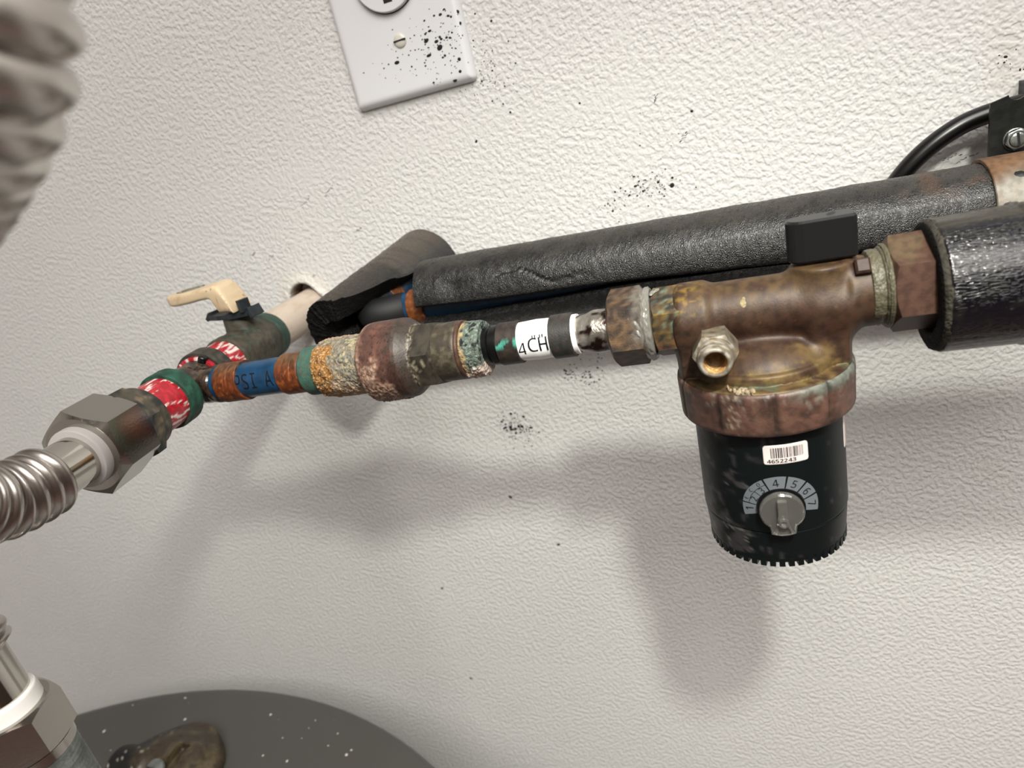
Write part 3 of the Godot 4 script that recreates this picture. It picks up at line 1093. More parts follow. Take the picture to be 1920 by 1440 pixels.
func on_line(s: float, th: float, r: float) -> Array:
	var e := ends(AXD)
	var dir: Vector3 = e[0] * cos(th) + e[1] * sin(th)
	return [AX0 + AXD * s + dir * r, dir]


func ring_prof(s0: float, s1: float, ri: float, ro: float) -> Array:
	return [[s0, ri], [s0, ro - 0.3], [s0 + 0.3, ro], [s1 - 0.3, ro], [s1, ro - 0.3], [s1, ri]]


func pump_line() -> void:
	var copper := func(p: Vector3, s: float, t: float) -> Color:
		var c := lin("9a4d1f").lerp(lin("6e3416"), clampf(0.5 + nz(p, 0.2, 3), 0, 1)).lerp(lin("b9652e"), st(0.1, 0.5, nz(p, 0.35, 8)))
		c = c.lerp(lin("7d6245"), st(1.15, 0.4, t) * 0.7)
		# dark printed band marks
		var band := st(0.12, 0.2, nz(Vector3(s * 0.9, t * 3.0, 0), 0.55, 6)) * st(1.9, 1.4, t)
		return c.lerp(lin("40291c"), band * 0.55)
	var o := thing("blue_pipe", "short blue plastic pipe with copper crimp rings between tee and check valve", "pipe", AX0 + AXD * -47.0)
	var mb := Mb.new()
	xl(mb, [[-73.8, 4.0], [-73.8, 7.9], [-24.0, 7.9], [-24.0, 4.0]], 56)
	var tube := part("tube", mb, "blue_pex", o)
	mb = Mb.new()
	var put := func(w: Vector2) -> Array: return on_line(-48.6 + w.x, 1.36 - w.y / 7.95, 7.98)
	lettering(mb, "PSI A", 6.6, put, "Droid Sans Mono", 0.74)
	part("print", mb, "ink", tube)
	for q in [[-70.2, -57.8], [-36.6, -25.4]]:
		mb = Mb.new()
		xl(mb, [[q[0], 7.9], [q[0], 8.7], [q[0] + 0.4, 8.9], [q[0] + 7.4, 8.8], [q[0] + 7.7, 8.65], [q[0] + 8.0, 8.8], [q[1] - 0.4, 8.9], [q[1], 8.7], [q[1], 7.9]], 72, copper, null, 0.4)
		part("crimp_ring", mb, "bronze", o, "orange copper crimp ring")

	# check valve
	o = thing("check_valve", "corroded brown check valve crusted with pale mineral scale", "valve", AX0 + AXD * 16.0)
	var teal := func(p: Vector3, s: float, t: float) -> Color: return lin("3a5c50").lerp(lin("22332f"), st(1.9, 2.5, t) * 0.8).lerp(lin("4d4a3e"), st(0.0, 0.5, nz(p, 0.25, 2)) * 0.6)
	mb = Mb.new()
	xl(mb, [[-24.6, 6.0], [-24.6, 9.6], [-23.6, 10.4], [-14.0, 10.4]], 64, teal, func(p, s, t): return 0.1 * nz(p, 0.5, 3), 0.7)
	part("inlet_collar", mb, "vc_rough", o, "green corroded collar")
	var crust_c := func(p: Vector3, s: float, t: float) -> Color:
		var n1 := nz(p, 0.16, 1)
		var n2 := nz(p, 0.42, 2)
		var n3 := nz(p, 0.9, 3)
		var c := lin("8d8577").lerp(lin("56605e"), st(-0.05, 0.25, n1))
		c = c.lerp(lin("c4b48f"), st(0.0, 0.35, n2 * 0.6 + n1 * 0.7 + 0.05) * 0.8)
		c = c.lerp(lin("b4987e"), st(1.6, 2.1, t + n1 * 0.9) * 0.9)             # gritty underside
		c = c.lerp(lin("d8bfa8"), st(0.1, 0.4, n3) * st(1.4, 2.0, t) * 0.8)
		var rust := st(-7.0, -9.5, s + n1 * 6.0) * st(0.2, 0.6, t) * st(2.5, 2.0, t + n1)
		c = c.lerp(lin("a8702a").lerp(lin("5e3513"), st(0.0, 0.45, n1 + n2 * 0.4)), clampf(rust * 1.3, 0.0, 0.95))
		c = c.lerp(lin("e3cba0"), rust * st(0.15, 0.35, n3) * 0.8)
		return c.lerp(lin("2f2a22"), st(0.25, 0.5, -n3) * 0.45)
	var crust_d := func(p: Vector3, s: float, t: float) -> float:
		return 0.55 * nz(p, 0.25, 1) + 0.45 * nz(p, 0.7, 2) + 0.25 * absf(nz(p, 1.6, 3)) + 0.4 * st(1.4, 2.4, t)
	mb = Mb.new()
	xl(mb, [[-16.6, 9.6], [-16.2, 11.2], [-12.0, 11.8], [-4.0, 11.9], [4.0, 11.8], [10.0, 11.6]], 180, crust_c, crust_d, 0.35)
	part("scaled_inlet", mb, "crust", o, "inlet crusted with orange rust and pale scale")
	var body_c := func(p: Vector3, s: float, t: float) -> Color:
		var n1 := nz(p, 0.14, 4)
		var n2 := nz(p, 0.5, 5)
		var n3 := nz(p, 1.1, 6)
		var c := lin("6c4a40").lerp(lin("4c423a"), st(17.0, 25.0, s + n1 * 8.0))
		c = c.lerp(lin("8a5a4b"), st(0.0, 0.4, n1) * st(26.0, 16.0, s) * 0.7)
		c = c.lerp(lin("4f2a22"), st(19.5, 22.0, s) * st(26.5, 24.5, s) * st(1.0, 1.6, t) * 0.6)
		var grit := st(0.0, 0.35, (t - 1.25) * 0.8 + (15.0 - s) * 0.055 + n1 * 0.7) * st(23.5, 20.0, s + n1 * 4.0) * st(3.8, 3.2, t)
		grit = maxf(grit, st(11.0, 8.2, s + n2 * 2.0))
		c = c.lerp(lin("b08a76").lerp(lin("d9b9a3"), st(0.0, 0.35, n2)), grit * 0.95)
		c = c.lerp(lin("3d2c24"), grit * st(0.2, 0.4, -n2) * 0.6)
		c = c.lerp(lin("b7a994"), st(28.2, 29.4, s) * st(31.0, 29.8, s) * st(-0.1, 0.3, n2) * 0.8)
		c = c.lerp(lin("221a17"), st(0.36, 0.46, -n3) * (1.0 - grit))
		return c
	var body_d := func(p: Vector3, s: float, t: float) -> float:
		var n1 := nz(p, 0.14, 4)
		var grit := st(0.0, 0.35, (t - 1.25) * 0.8 + (15.0 - s) * 0.055 + n1 * 0.7) * st(23.5, 20.0, s + n1 * 4.0) * st(3.8, 3.2, t)
		return 0.08 * nz(p, 0.3, 9) + grit * (0.45 + 0.6 * nz(p, 0.55, 5) + 0.3 * nz(p, 1.4, 7))
	mb = Mb.new()
	xl(mb, [[6.6, 11.2], [7.4, 14.6], [8.6, 15.7], [10.5, 16.0], [23.5, 16.0], [25.0, 15.7], [26.6, 14.6], [28.8, 12.9], [29.8, 12.2], [30.5, 11.9]], 200, body_c, body_d, 0.35)
	part("valve_body", mb, "bronze", o, "reddish-brown bell with gritty scale")
	var hexc := func(p: Vector3, s: float, t: float) -> Color:
		var c := lin("4d463c").lerp(lin("38322b"), st(-0.1, 0.4, nz(p, 0.2, 4)))
		var edge := st(0.04, 0.16, nz(p, 0.5, 6)) * st(38.5, 36.0, s) * st(-154.5, -157.5, p.y) * st(-162.5, -160.0, p.y)
		return c.lerp(lin("c9bfa0"), edge * 0.9).lerp(lin("8b8068"), st(31.5, 29.5, s) * st(0.0, 0.3, nz(p, 0.6, 2)))
	mb = Mb.new()
	nut(mb, AX0, AXD, 28.5, 38.6, 11.9, 9.0, 0.74, hexc)
	part("hex_section", mb, "bronze", o)
	mb = Mb.new()
	xl(mb, [[38.0, 11.5], [46.8, 11.5], [47.6, 11.2], [48.2, 11.5], [49.0, 11.3], [49.2, 10.6]], 96, func(p, s, t): return lin("4f463a").lerp(lin("6b6250"), st(0.0, 0.4, nz(p, 0.22, 7))).lerp(lin("6b4032"), st(47.2, 48.0, s) * 0.6), func(p, s, t): return 0.06 * nz(p, 0.5, 1), 0.6)
	part("outlet_barrel", mb, "bronze", o)
	var endc := func(p: Vector3, s: float, t: float) -> Color:
		var n1 := nz(p, 0.28, 3)
		var n2 := nz(p, 0.6, 5)
		var c := lin("5c6a60").lerp(lin("8a978c"), st(0.0, 0.4, n2))
		c = c.lerp(lin("14161a"), st(0.12, 0.25, n1))
		c = c.lerp(lin("b3996d"), st(51.5, 49.5, s + n1 * 2.0) * 0.9)
		var foot := st(1.95, 2.3, t + n1 * 0.6) * st(3.6, 3.1, t)
		return c.lerp(lin("d9bfb0").lerp(lin("f0e6dd"), st(0.0, 0.3, n2)), foot)
	mb = Mb.new()
	xl(mb, [[49.0, 10.2], [49.6, 10.7], [53.0, 10.5], [55.8, 10.4], [57.0, 9.8], [57.2, 7.0]], 150, endc, func(p, s, t): return 0.22 * nz(p, 0.4, 2) + (0.7 + 0.9 * nz(p, 0.6, 5)) * st(1.95, 2.3, t + nz(p, 0.28, 3) * 0.6) * st(3.6, 3.1, t) * st(57.5, 55.5, s), 0.3)
	part("scaled_outlet", mb, "crust", o, "outlet end with black spots and a white crust")

	# white pipe with two crimp rings and its black fitting end
	o = thing("white_pipe", "short white plastic pipe with dark crimp rings left of the union nut", "pipe", AX0 + AXD * 80.0)
	mb = Mb.new()
	xl(mb, [[62.0, 4.0], [62.0, 7.2], [70.0, 7.2], [73.0, 7.3], [78.0, 7.55], [83.0, 7.3], [93.4, 7.3], [93.4, 4.0]], 56, null, null, 0.8)
	tube = part("tube", mb, "white_pex", o)
	mb = Mb.new()
	lettering(mb, "4", 4.6, func(w: Vector2) -> Array: return on_line(73.2 + w.x, 1.66 - w.y / 7.4, 7.36), "Droid Sans Mono")
	lettering(mb, "\"\"", 3.4, func(w: Vector2) -> Array: return on_line(79.6 + w.x, 1.12 - w.y / 7.6, 7.66), "Droid Sans Mono")
	lettering(mb, "CH:", 5.0, func(w: Vector2) -> Array: return on_line(80.8 + w.x, 1.52 - w.y / 7.5, 7.62), "Droid Sans Mono")
	part("print", mb, "ink", tube)
	mb = Mb.new()
	xl(mb, [[57.0, 5.0], [57.0, 7.3], [59.2, 7.5], [59.6, 6.9], [60.2, 6.9], [60.6, 7.8], [62.6, 7.8], [63.0, 7.4], [63.0, 5.0]], 48)
	part("fitting_flange", mb, "rubber", o, "black fitting flange")
	mb = Mb.new()
	xl(mb, ring_prof(63.0, 71.2, 7.0, 8.1), 64, func(p, s, t): return lin("463a33").lerp(lin("2b2523"), clampf(0.5 + nz(p, 0.25, 3), 0, 1)).lerp(lin("4fae98"), st(0.2, 0.26, nz(p, 0.2, 14)) * st(1.0, 1.2, t) * st(1.6, 1.4, t)), null, 0.5)
	part("crimp_ring", mb, "bronze", o, "brown crimp ring with a turquoise stain")
	mb = Mb.new()
	xl(mb, ring_prof(83.6, 91.8, 7.0, 8.15), 64, func(p, s, t): return lin("3a3837").lerp(lin("5c4a44"), st(0.1, 0.5, nz(p, 0.3, 5)) * 0.5), null, 0.6)
	part("crimp_ring", mb, "bronze", o, "dark steel crimp ring")

	# union: barbed tail and big hex nut
	o = thing("union_nut", "dark rusty hex union nut smeared with grey sealant, left of the pump", "nut", AX0 + AXD * 112.0)
	mb = Mb.new()
	var tailc := func(p: Vector3, s: float, t: float) -> Color: return lin("a39d94").lerp(lin("d0cbc2"), st(0.0, 0.4, nz(p, 0.12, 2))).lerp(lin("35251f"), st(0.1, 0.4, nz(p, 0.16, 6) + 0.25 * st(1.6, 2.2, t)))
	xl(mb, [[93.2, 5.0], [93.2, 6.4], [96.4, 6.9], [98.6, 7.6], [99.6, 7.8], [106.8, 7.5]], 64, tailc, func(p, s, t): return 0.14 * nz(p, 0.3, 3), 0.5)
	part("tail_piece", mb, "tail", o, "shiny scaly metal tail")
	mb = Mb.new()
	var nc := func(p: Vector3, s: float, t: float) -> Color:
		var c := lin("6b5440").lerp(lin("3b2c24"), st(-0.15, 0.3, nz(p, 0.2, 3)))
		c = c.lerp(lin("8f6c40"), st(0.05, 0.5, nz(p, 0.14, 7)) * 0.6)
		c = c.lerp(lin("1d1716"), st(0.05, 0.35, nz(p, 0.16, 11)) * 0.7)
		return c.lerp(lin("807b72"), st(113.5, 117.0, s + 4.0 * nz(p, 0.22, 13)) * st(-164.0, -157.0, p.y) * 0.85)
	nut(mb, AX0, AXD, 105.6, 118.4, 12.1, 7.0, 0.30, nc)
	part("hex_nut", mb, "bronze", o)
	mb = Mb.new()
	xl(mb, [[117.0, 10.0], [117.3, 12.2], [118.6, 12.9], [119.8, 12.9], [120.5, 12.1], [120.7, 10.0]], 120, null, func(p, s, t): return 0.5 * nz(p, 0.3, 3) + 0.3 * nz(p, 0.9, 5), 0.3)
	for q in [[114.5, 0.95, 1.9, 1.2], [115.8, 1.25, 2.2, 1.0], [116.4, 1.55, 2.2, 0.9], [113.4, 1.05, 1.3, 0.8], [121.5, 0.25, 1.6, 0.9], [123.0, 0.15, 2.0, 0.6]]:
		var w := on_line(q[0], q[1], 11.9)
		blob(mb, w[0], w[1], q[2], q[3], 0.6, 0.9)
	part("sealant_ring", mb, "sealant", o, "grey sealant squeezed out of the joint")


# ------------------------------------------------------------------ the circulating pump
func circulator() -> void:
	var PC := Vector3(154.2, -157.6, 130)
	var o := thing("circulator_pump", "small bronze circulating pump with a black motor can, numbered dial and barcode", "pump", PC + Vector3(0, -86, 0))
	var f := func(w: Vector3) -> float:
		var p := w - PC
		var d := sd_cyl(p, Vector3(2.5, 0.1, 0), 0, 26.5, 10.6, 1.0)
		d = smin(d, sd_cyl(p, Vector3(-20.5, 0.0, 0), 0, 5.6, 11.9, 2.0), 3.0)
		d = smin(d, sd_cyl(p, Vector3(31.0, 1.4, 0), 0, 4.4, 11.2, 1.0), 2.0)
		d = smin(d, sd_cyl(p, Vector3(20.0, 6.5, 0), 1, 6.6, 9.2, 1.2), 3.5)
		var dome := sd_ell(p, Vector3(0, -17.4, 0), Vector3(21.8, 10.8, 21.2))
		d = smin(d, dome, 4.0)
		var pil := sd_box(p, Vector3(21.6, -8.5, 0), Vector3(6.4, 11.5, 10.6), 3.2)
		pil = minf(pil, sd_box(p, Vector3(-21.6, -8.5, 0), Vector3(6.4, 11.5, 10.6), 3.2))
		pil = maxf(pil, sd_cyl(p, Vector3(0, -10, 0), 1, 14.0, 27.6, 1.0))
		d = smin(d, pil, 4.5)
		d = smin(d, sd_cyl(p, Vector3(0, -18.4, 0), 1, 1.8, 22.8, 0.8), 1.0)
		d = minf(d, sd_cyl(p, Vector3(0, -21.0, 0), 1, 2.4, 27.3, 0.9))
		var rim := Vector2(Vector2(p.x, p.z).length() - 21.6, p.y + 16.2).length() - 1.0
		d = smin(d, rim, 0.8)
		return maxf(d, -24.0 - p.y - 1.0)
	var fc := func(w: Vector3, g: Vector3) -> Color:
		var p := w - PC
		var n1 := nz(w, 0.06, 1)
		var n2 := nz(w, 0.18, 2)
		var n3 := nz(w, 0.6, 3)
		var c := lin("563f30").lerp(lin("482f26"), st(-0.1, 0.35, n1))
		c = c.lerp(lin("6f5838"), st(0.0, 10.0, p.y + n1 * 6.0) * st(-0.5, 0.3, n2) * 0.7)       # ochre crown of the barrel
		c = c.lerp(lin("7d6540"), st(-9.0, -12.5, p.y + n2 * 3.0) * st(-0.35, 0.3, n1 + n2 * 0.5) * st(16.5, 13.0, absf(p.x) - 6.0))
		c = c.lerp(lin("8e7648"), st(0.12, 0.4, n2) * st(-12.0, -16.0, p.y) * 0.7)
		c = c.lerp(lin("6e7b62"), st(0.1, 0.4, nz(w, 0.1, 6)) * st(-17.0, -18.6, p.y) * 0.6)
		c = c.lerp(lin("2a201b"), st(-0.1, 0.4, -nz(w, 0.1, 8)) * st(-2.0, -14.0, p.x) * st(4.0, -4.0, p.y) * 0.85)      # dirt near the bleed port
		c = c.lerp(lin("9a7a34"), st(0.1, 0.35, nz(w, 0.3, 9)) * st(-14.0, -20.0, p.x) * st(0.0, 8.0, p.y) * 0.8)
		c = c.lerp(lin("1c1d1c"), st(0.2, 0.45, nz(w, 0.2, 4)) * st(-15.0, -24.0, p.x) * 0.7)
		return c.lerp(lin("a5825a"), st(0.5, 0.7, n3) * 0.25)
	var mb := Mb.new()
	cast(mb, f, PC + Vector3(-29.5, -25, -29.5), PC + Vector3(37, 16, 29.5), 0.75, fc)
	var housing := part("housing", mb, "brass", o, "brown bronze pump housing")
	# hexagonal inlet port
	mb = Mb.new()
	var ic := func(p: Vector3, s: float, t: float) -> Color:
		var c := lin("5e4a30").lerp(lin("8a6f34"), st(0.0, 0.4, nz(p, 0.25, 3)))
		c = c.lerp(lin("1f2224"), st(0.02, 0.2, nz(p, 0.22, 5)) * 0.9)
		c = c.lerp(lin("7b8a74"), st(0.12, 0.35, nz(p, 0.4, 7)) * st(-162.0, -156.0, p.y) * 0.8)
		c = c.lerp(lin("7a3a30"), st(0.0, 0.4, nz(p, 0.3, 9)) * st(-158.0, -162.0, p.y) * 0.6)
		return c
	nut(mb, AX0, AXD, 120.6, 131.5, 10.9, 8.0, 0.55, ic, Vector3.UP, 6)
	part("inlet_port", mb, "bronze", housing)
	mb = Mb.new()
	for q in [[152.0, 1.05, 1.4], [152.3, 0.92, 0.8]]:
		var dir := Vector3(0, cos(q[1]), sin(q[1]))
		blob(mb, PC + Vector3(q[0] - PC.x - 2.0, 0.1, 0) + dir * 10.55, dir, q[2], q[2] * 0.7, 0.3, 0.25, lin("a5966f"))
	for k in 26:
		var th := rng.randf_range(-0.45, -0.15)
		var q := PC + Vector3(sin(th) * rng.randf_range(24.0, 27.0), -18.3 + rng.randf_range(-0.4, 0.3), cos(th) * rng.randf_range(24.0, 27.0))
		blob(mb, q, Vector3(sin(th), 0.6, cos(th)).normalized(), rng.randf_range(0.4, 1.3), rng.randf_range(0.3, 0.8), rng.randf() * 3.0, 0.5, lin("a8977f").lerp(lin("735a36"), rng.randf() * 0.8))
	part("scale_deposit", mb, "crust", housing, "cream mineral drips below the bleed port", true)
	mb = Mb.new()
	slab(mb, Vector3(184.6, -147.8, 135.6), Vector3(1, 0, 0), Vector3(0, 0.78, -0.62), PackedVector2Array([Vector2(-2.1, -2.4), Vector2(2.1, -2.4), Vector2(2.1, 2.4), Vector2(-2.1, 2.4)]), 4.0, 0.6, lin("4a3228"))
	part("square_lug", mb, "brass", housing)
	# bleed port
	var B := Vector3(140.1, -164.6, 0)
	var Z := Vector3(0, 0, 1)
	var bc := func(p: Vector3, s: float, t: float) -> Color: return lin("8b8070").lerp(lin("c4bcae"), st(-0.2, 0.3, nz(p, 0.3, 3)) * st(146.0, 152.0, s)).lerp(lin("9c8048"), st(0.1, 0.5, nz(p, 0.3, 5)) * 0.5).lerp(lin("5a5047"), st(0.1, 0.4, nz(p, 0.3, 8)) * 0.5)
	mb = Mb.new()
	nut(mb, B, Z, 138.0, 150.6, 6.2, 3.0, 0.0, bc)
	var port := part("bleed_port", mb, "brass", o, "silvery brass bleed port")
	mb = Mb.new()
	lathe(mb, B, Z, [[150.0, 5.7], [151.0, 5.5], [151.5, 5.1], [152.2, 5.5], [152.9, 5.1], [153.6, 5.5], [154.3, 5.1], [155.0, 5.5], [155.7, 5.1], [156.6, 5.2], [157.4, 4.8], [157.7, 4.3], [157.5, 3.7], [157.0, 3.5]], 44, bc, null, 0.4, Vector3.UP, 0.0, TAU, Color.WHITE, -2.0)
	part("threaded_end", mb, "brass", port)
	mb = Mb.new()
	lathe(mb, B, Z, [[157.1, 3.6], [151.5, 3.3], [151.0, 2.6], [150.8, 0.0]], 36, func(p, s, t): return lin("b98a4a").lerp(lin("d9b784"), st(0.0, 0.35, nz(p, 0.6, 3))).lerp(lin("3a2a1c"), st(151.9, 151.2, s) * 0.7), func(p, s, t): return 0.3 * nz(p, 0.7, 4), 0.4)
	part("rusty_bore", mb, "crust", port, "bore filled with orange scale")

	# isolating valve knob
	mb = Mb.new()
	var K := Vector3(174.4, -143.6, 130)
	var ol := PackedVector2Array()
	for k in 13:
		var t := PI * 0.5 + PI * k / 12.0
		ol.append(Vector2(-5.2 + 5.2 * cos(t) * 0.9, 5.0 * sin(t)))
	ol.append_array(PackedVector2Array([Vector2(9.0, -5.0), Vector2(9.8, -4.2), Vector2(9.8, 4.2), Vector2(9.0, 5.0)]))
	slab(mb, K, Vector3.RIGHT, Vector3(0, 0, -1), ol, 13.2, 0.7)
	var knob := part("valve_knob", mb, "knob_black", o, "black plastic isolating knob")
	mb = Mb.new()
	lathe(mb, K + Vector3(2.0, 0, 0), Vector3.UP, [[-1.6, 6.4], [0.2, 6.6]], 32)
	part("knob_skirt", mb, "rubber", knob)
	mb = Mb.new()
	blob(mb, K + Vector3(3.4, 13.22, -0.6), Vector3.UP, 2.8, 1.3, 0.1 + PI / 2, 0.02)
	part("knob_hole", mb, "slot", knob)

	# screw ring that holds the motor
	var V := Vector3(154.2, 0, 130)
	var cc := func(p: Vector3, s: float, t: float) -> Color:
		var c := lin("6b4c40").lerp(lin("4f3830"), st(-0.1, 0.35, nz(p, 0.09, 2)))
		c = c.lerp(lin("80604f"), st(0.0, 0.5, nz(p, 0.12, 5)) * 0.5)
		c = c.lerp(lin("7d867c"), st(-181.0, -178.0, s + nz(p, 0.3, 7) * 3.0) * st(0.1, 0.5, t) * st(1.6, 1.2, t) * 0.8)
		c = c.lerp(lin("a9a59a"), st(0.15, 0.5, nz(p, 0.25, 8)) * st(-187.0, -179.0, s) * 0.4)
		c = c.lerp(lin("d2c3ad"), st(0.1, 0.35, nz(p, 0.5, 9)) * st(-0.55, -0.40, wrapf(t, -PI, PI)) * st(-0.28, -0.36, wrapf(t, -PI, PI)) * 0.45)
		var gk := absf(wrapf(t - 0.06, -PI / 10.0, PI / 10.0)) * 28.0
		return c.lerp(lin("1e1512"), 0.8 * exp(-gk * gk * 1.2) * st(-0.8, 0.4, nz(Vector3(t * 3.0, s * 0.1, 0), 1.0, 4)))
	var groove := func(p: Vector3, s: float, t: float) -> float:
		var k := absf(wrapf(t - 0.06, -PI / 10.0, PI / 10.0)) * 28.0
		return -0.8 * exp(-k * k * 1.6) * st(-191.0, -189.0, s)
	mb = Mb.new()
	lathe(mb, V, Vector3.UP, [[-191.2, 24.2], [-191.2, 27.6], [-190.6, 28.2], [-178.6, 28.5], [-177.3, 28.3], [-176.7, 27.8], [-176.6, 27.45], [-178.2, 27.35]], 240, cc, groove, 1.0, Vector3(0, 0, 1))
	part("screw_ring", mb, "bronze", o, "copper-brown ribbed screw ring")
	# motor can and toothed end cap
	var mc := func(p: Vector3, s: float, t: float) -> Color:
		var a := wrapf(t, -PI, PI)
		var c := lin("15161c")
		var dust := st(0.05, 0.4, nz(Vector3(p.x * 0.5, p.y, p.z), 0.16, 2) + 0.35 * st(-216.0, -232.0, s) * st(-0.15, -0.6, a) + 0.16 * st(-0.5, -1.1, a) - 0.16)
		dust *= st(-0.05, -0.5, a)
		var streak := st(0.1, 0.4, nz(p, 0.6, 3)) * st(0.0, 0.3, nz(p, 0.14, 7)) * 0.5
		c = c.lerp(lin("8d8a84"), clampf(dust * 0.22 + dust * streak * 2.4, 0.0, 0.75))
		c = c.lerp(lin("5c5a58"), st(0.42, 0.6, nz(Vector3(p.x * 1.2, p.y * 0.35, p.z), 0.22, 12)) * 0.35)
		return c
	mb = Mb.new()
	lathe(mb, V, Vector3.UP, [[-229.6, 24.3], [-229.2, 24.6], [-195.0, 24.4], [-189.0, 24.4]], 120, mc, null, 0.8, Vector3(0, 0, 1))
	part("motor_can", mb, "black_plastic", o, "black motor can with pale scuffs")
	mb = Mb.new()
	lathe(mb, V, Vector3.UP, [[-243.0, 0.0], [-243.0, 22.8], [-242.4, 23.5], [-231.0, 24.3], [-230.1, 24.3], [-229.9, 23.8], [-229.6, 23.4]], 120, mc, null, 0.8, Vector3(0, 0, 1))
	for k in 48:
		var t := TAU * k / 48.0
		var b := Basis(Vector3.UP, t)
		mb.box(Vector3(-0.95, -244.2, 21.2), Vector3(0.95, -241.0, 23.7), Transform3D(b, V), lin("14161b"))
	part("end_cap", mb, "black_plastic", o, "black end cap with a toothed rim")
	# what is stuck on the can
	var can := func(a: float, y: float, r: float) -> Vector3: return V + Vector3(sin(a) * r, y, cos(a) * r)
	mb = Mb.new()
	patch(mb, can, 0.165, -199.4, 7.0, 3.5, 24.45, 1.1, Color(1, 1, 1))
	var lab := part("barcode_label", mb, "label", o, "white barcode label")
	mb = Mb.new()
	rng.seed = 8
	var xx := -4.7
	while xx < 5.2:
		var w := rng.randf_range(0.12, 0.42)
		var a0 := 0.165 + xx / 24.5
		var a1 := 0.165 + (xx + w) / 24.5
		mb.quad(can.call(a0, -200.6, 24.62), can.call(a1, -200.6, 24.62), can.call(a1, -196.9, 24.62), can.call(a0, -196.9, 24.62))
		xx += w + rng.randf_range(0.14, 0.36)
	lettering(mb, "4652243", 1.35, func(w: Vector2) -> Array: return [can.call(0.165 + (w.x - 1.5) / 24.5, -201.7 + w.y, 24.63), can.call(0.165, 0, 1.0) - V], "Droid Sans", 1.25, true)
	part("print", mb, "ink", lab)
	mb = Mb.new()
	patch(mb, can, 1.62, -200.6, 9.5, 7.2, 24.45, 1.2, Color(0.92, 0.9, 0.88))
	lab = part("side_label", mb, "label", o, "grey-white label on the side of the can")
	mb = Mb.new()
	for k in 26:
		var y := -207.0 + k * 0.5
		mb.quad(can.call(1.30, y, 24.62), can.call(1.95, y, 24.62), can.call(1.95, y + 0.2, 24.62), can.call(1.30, y + 0.2, 24.62))
	part("print", mb, "ink", lab)
	# dial: seven grey fields with their numbers
	var DC := Vector2(0.045, -219.6)
	var dial := func(ang: float, r: float, lift: float) -> Vector3:
		return can.call(DC.x + r * cos(ang) / 24.5, DC.y + r * sin(ang), 24.5 + lift)
	var fields := [[172.0, 196.0, 7.7, 12.2], [142.0, 170.0, 7.7, 10.0], [116.0, 140.5, 7.7, 10.0], [116.0, 170.0, 10.2, 12.2], [79.0, 113.0, 7.7, 12.2], [47.0, 76.0, 7.7, 12.2], [19.0, 44.0, 7.7, 12.2], [-14.0, 16.0, 7.7, 12.2]]
	for q in fields:
		mb = Mb.new()
		var n := 10
		for i in n:
			for j in 3:
				var a0 := deg_to_rad(lerpf(q[0], q[1], i / float(n)))
				var a1 := deg_to_rad(lerpf(q[0], q[1], (i + 1) / float(n)))
				var r0 := lerpf(q[2], q[3], j / 3.0)
				var r1 := lerpf(q[2], q[3], (j + 1) / 3.0)
				mb.quad(dial.call(a0, r0, 0.2), dial.call(a0, r1, 0.2), dial.call(a1, r1, 0.2), dial.call(a1, r0, 0.2))
		part("dial_field", mb, "dial_grey", o)
	mb = Mb.new()
	for q in [["1", 183.0, 9.9, 2.5], ["2", 156.0, 8.9, 2.1], ["3", 128.0, 8.9, 2.1], ["4", 96.0, 9.9, 2.6], ["5", 62.0, 9.9, 2.6], ["6", 32.0, 9.9, 2.6], ["7", 1.0, 9.9, 2.6], ["E", 161.0, 11.2, 1.2], ["C", 143.0, 11.2, 1.2], ["O", 125.0, 11.2, 1.2]]:
		var a := deg_to_rad(q[1])
		var h: float = q[3]
		var rr: float = q[2]
		lettering(mb, q[0], h, func(w: Vector2) -> Array:
			var rad := Vector2(cos(a), sin(a))
			var tan_ := Vector2(sin(a), -cos(a))
			var g := rad * (rr + w.y) + tan_ * w.x
			return [can.call(DC.x + g.x / 24.5, DC.y + g.y, 24.82), can.call(DC.x + g.x / 24.5, 0, 1.0) - V])
	part("dial_numbers", mb, "ink", o)
	# clear knob
	var N := Vector3(sin(DC.x), 0, cos(DC.x))
	var KO: Vector3 = V + Vector3(0, DC.y, 0) + N * 24.3
	var kx := Vector3.UP.cross(N)
	mb = Mb.new()
	lathe(mb, KO, N, [[0.2, 7.7], [0.5, 7.6], [0.5, 0.0]], 40)
	part("knob_well", mb, "rubber", o)
	var kol := PackedVector2Array()
	for k in 41:
		var t := deg_to_rad(-52.0 + 284.0 * k / 40.0)
		kol.append(Vector2(7.0 * cos(t), 7.0 * sin(t)))
	for k in 9:
		var t := deg_to_rad(-90.0 - 24.0 + 48.0 * k / 8.0)
		kol.append(Vector2(9.3 * cos(t), 9.3 * sin(t)))
	mb = Mb.new()
	slab(mb, KO + N * 0.7, kx, Vector3.UP, kol, 2.6, 0.5)
	var ck := part("dial_knob", mb, "clear", o, "clear plastic dial knob")
	mb = Mb.new()
	mb.box(Vector3(-1.4, -4.2, 3.2), Vector3(1.4, 5.2, 5.2), Transform3D(Basis(kx, Vector3.UP, N), KO))
	lathe(mb, KO + Vector3.UP * -2.6, N, [[3.2, 1.7], [5.6, 1.7], [5.7, 1.0], [4.0, 0.8]], 24)
	for s in [-1.0, 1.0]:
		mb.box(Vector3(-0.4, -8.2, 3.2), Vector3(0.4, -4.4, 4.2), Transform3D(Basis(kx, Vector3.UP, N) * Basis(Vector3(0, 0, 1), s * 0.35), KO))
	part("knob_rib", mb, "clear", ck)


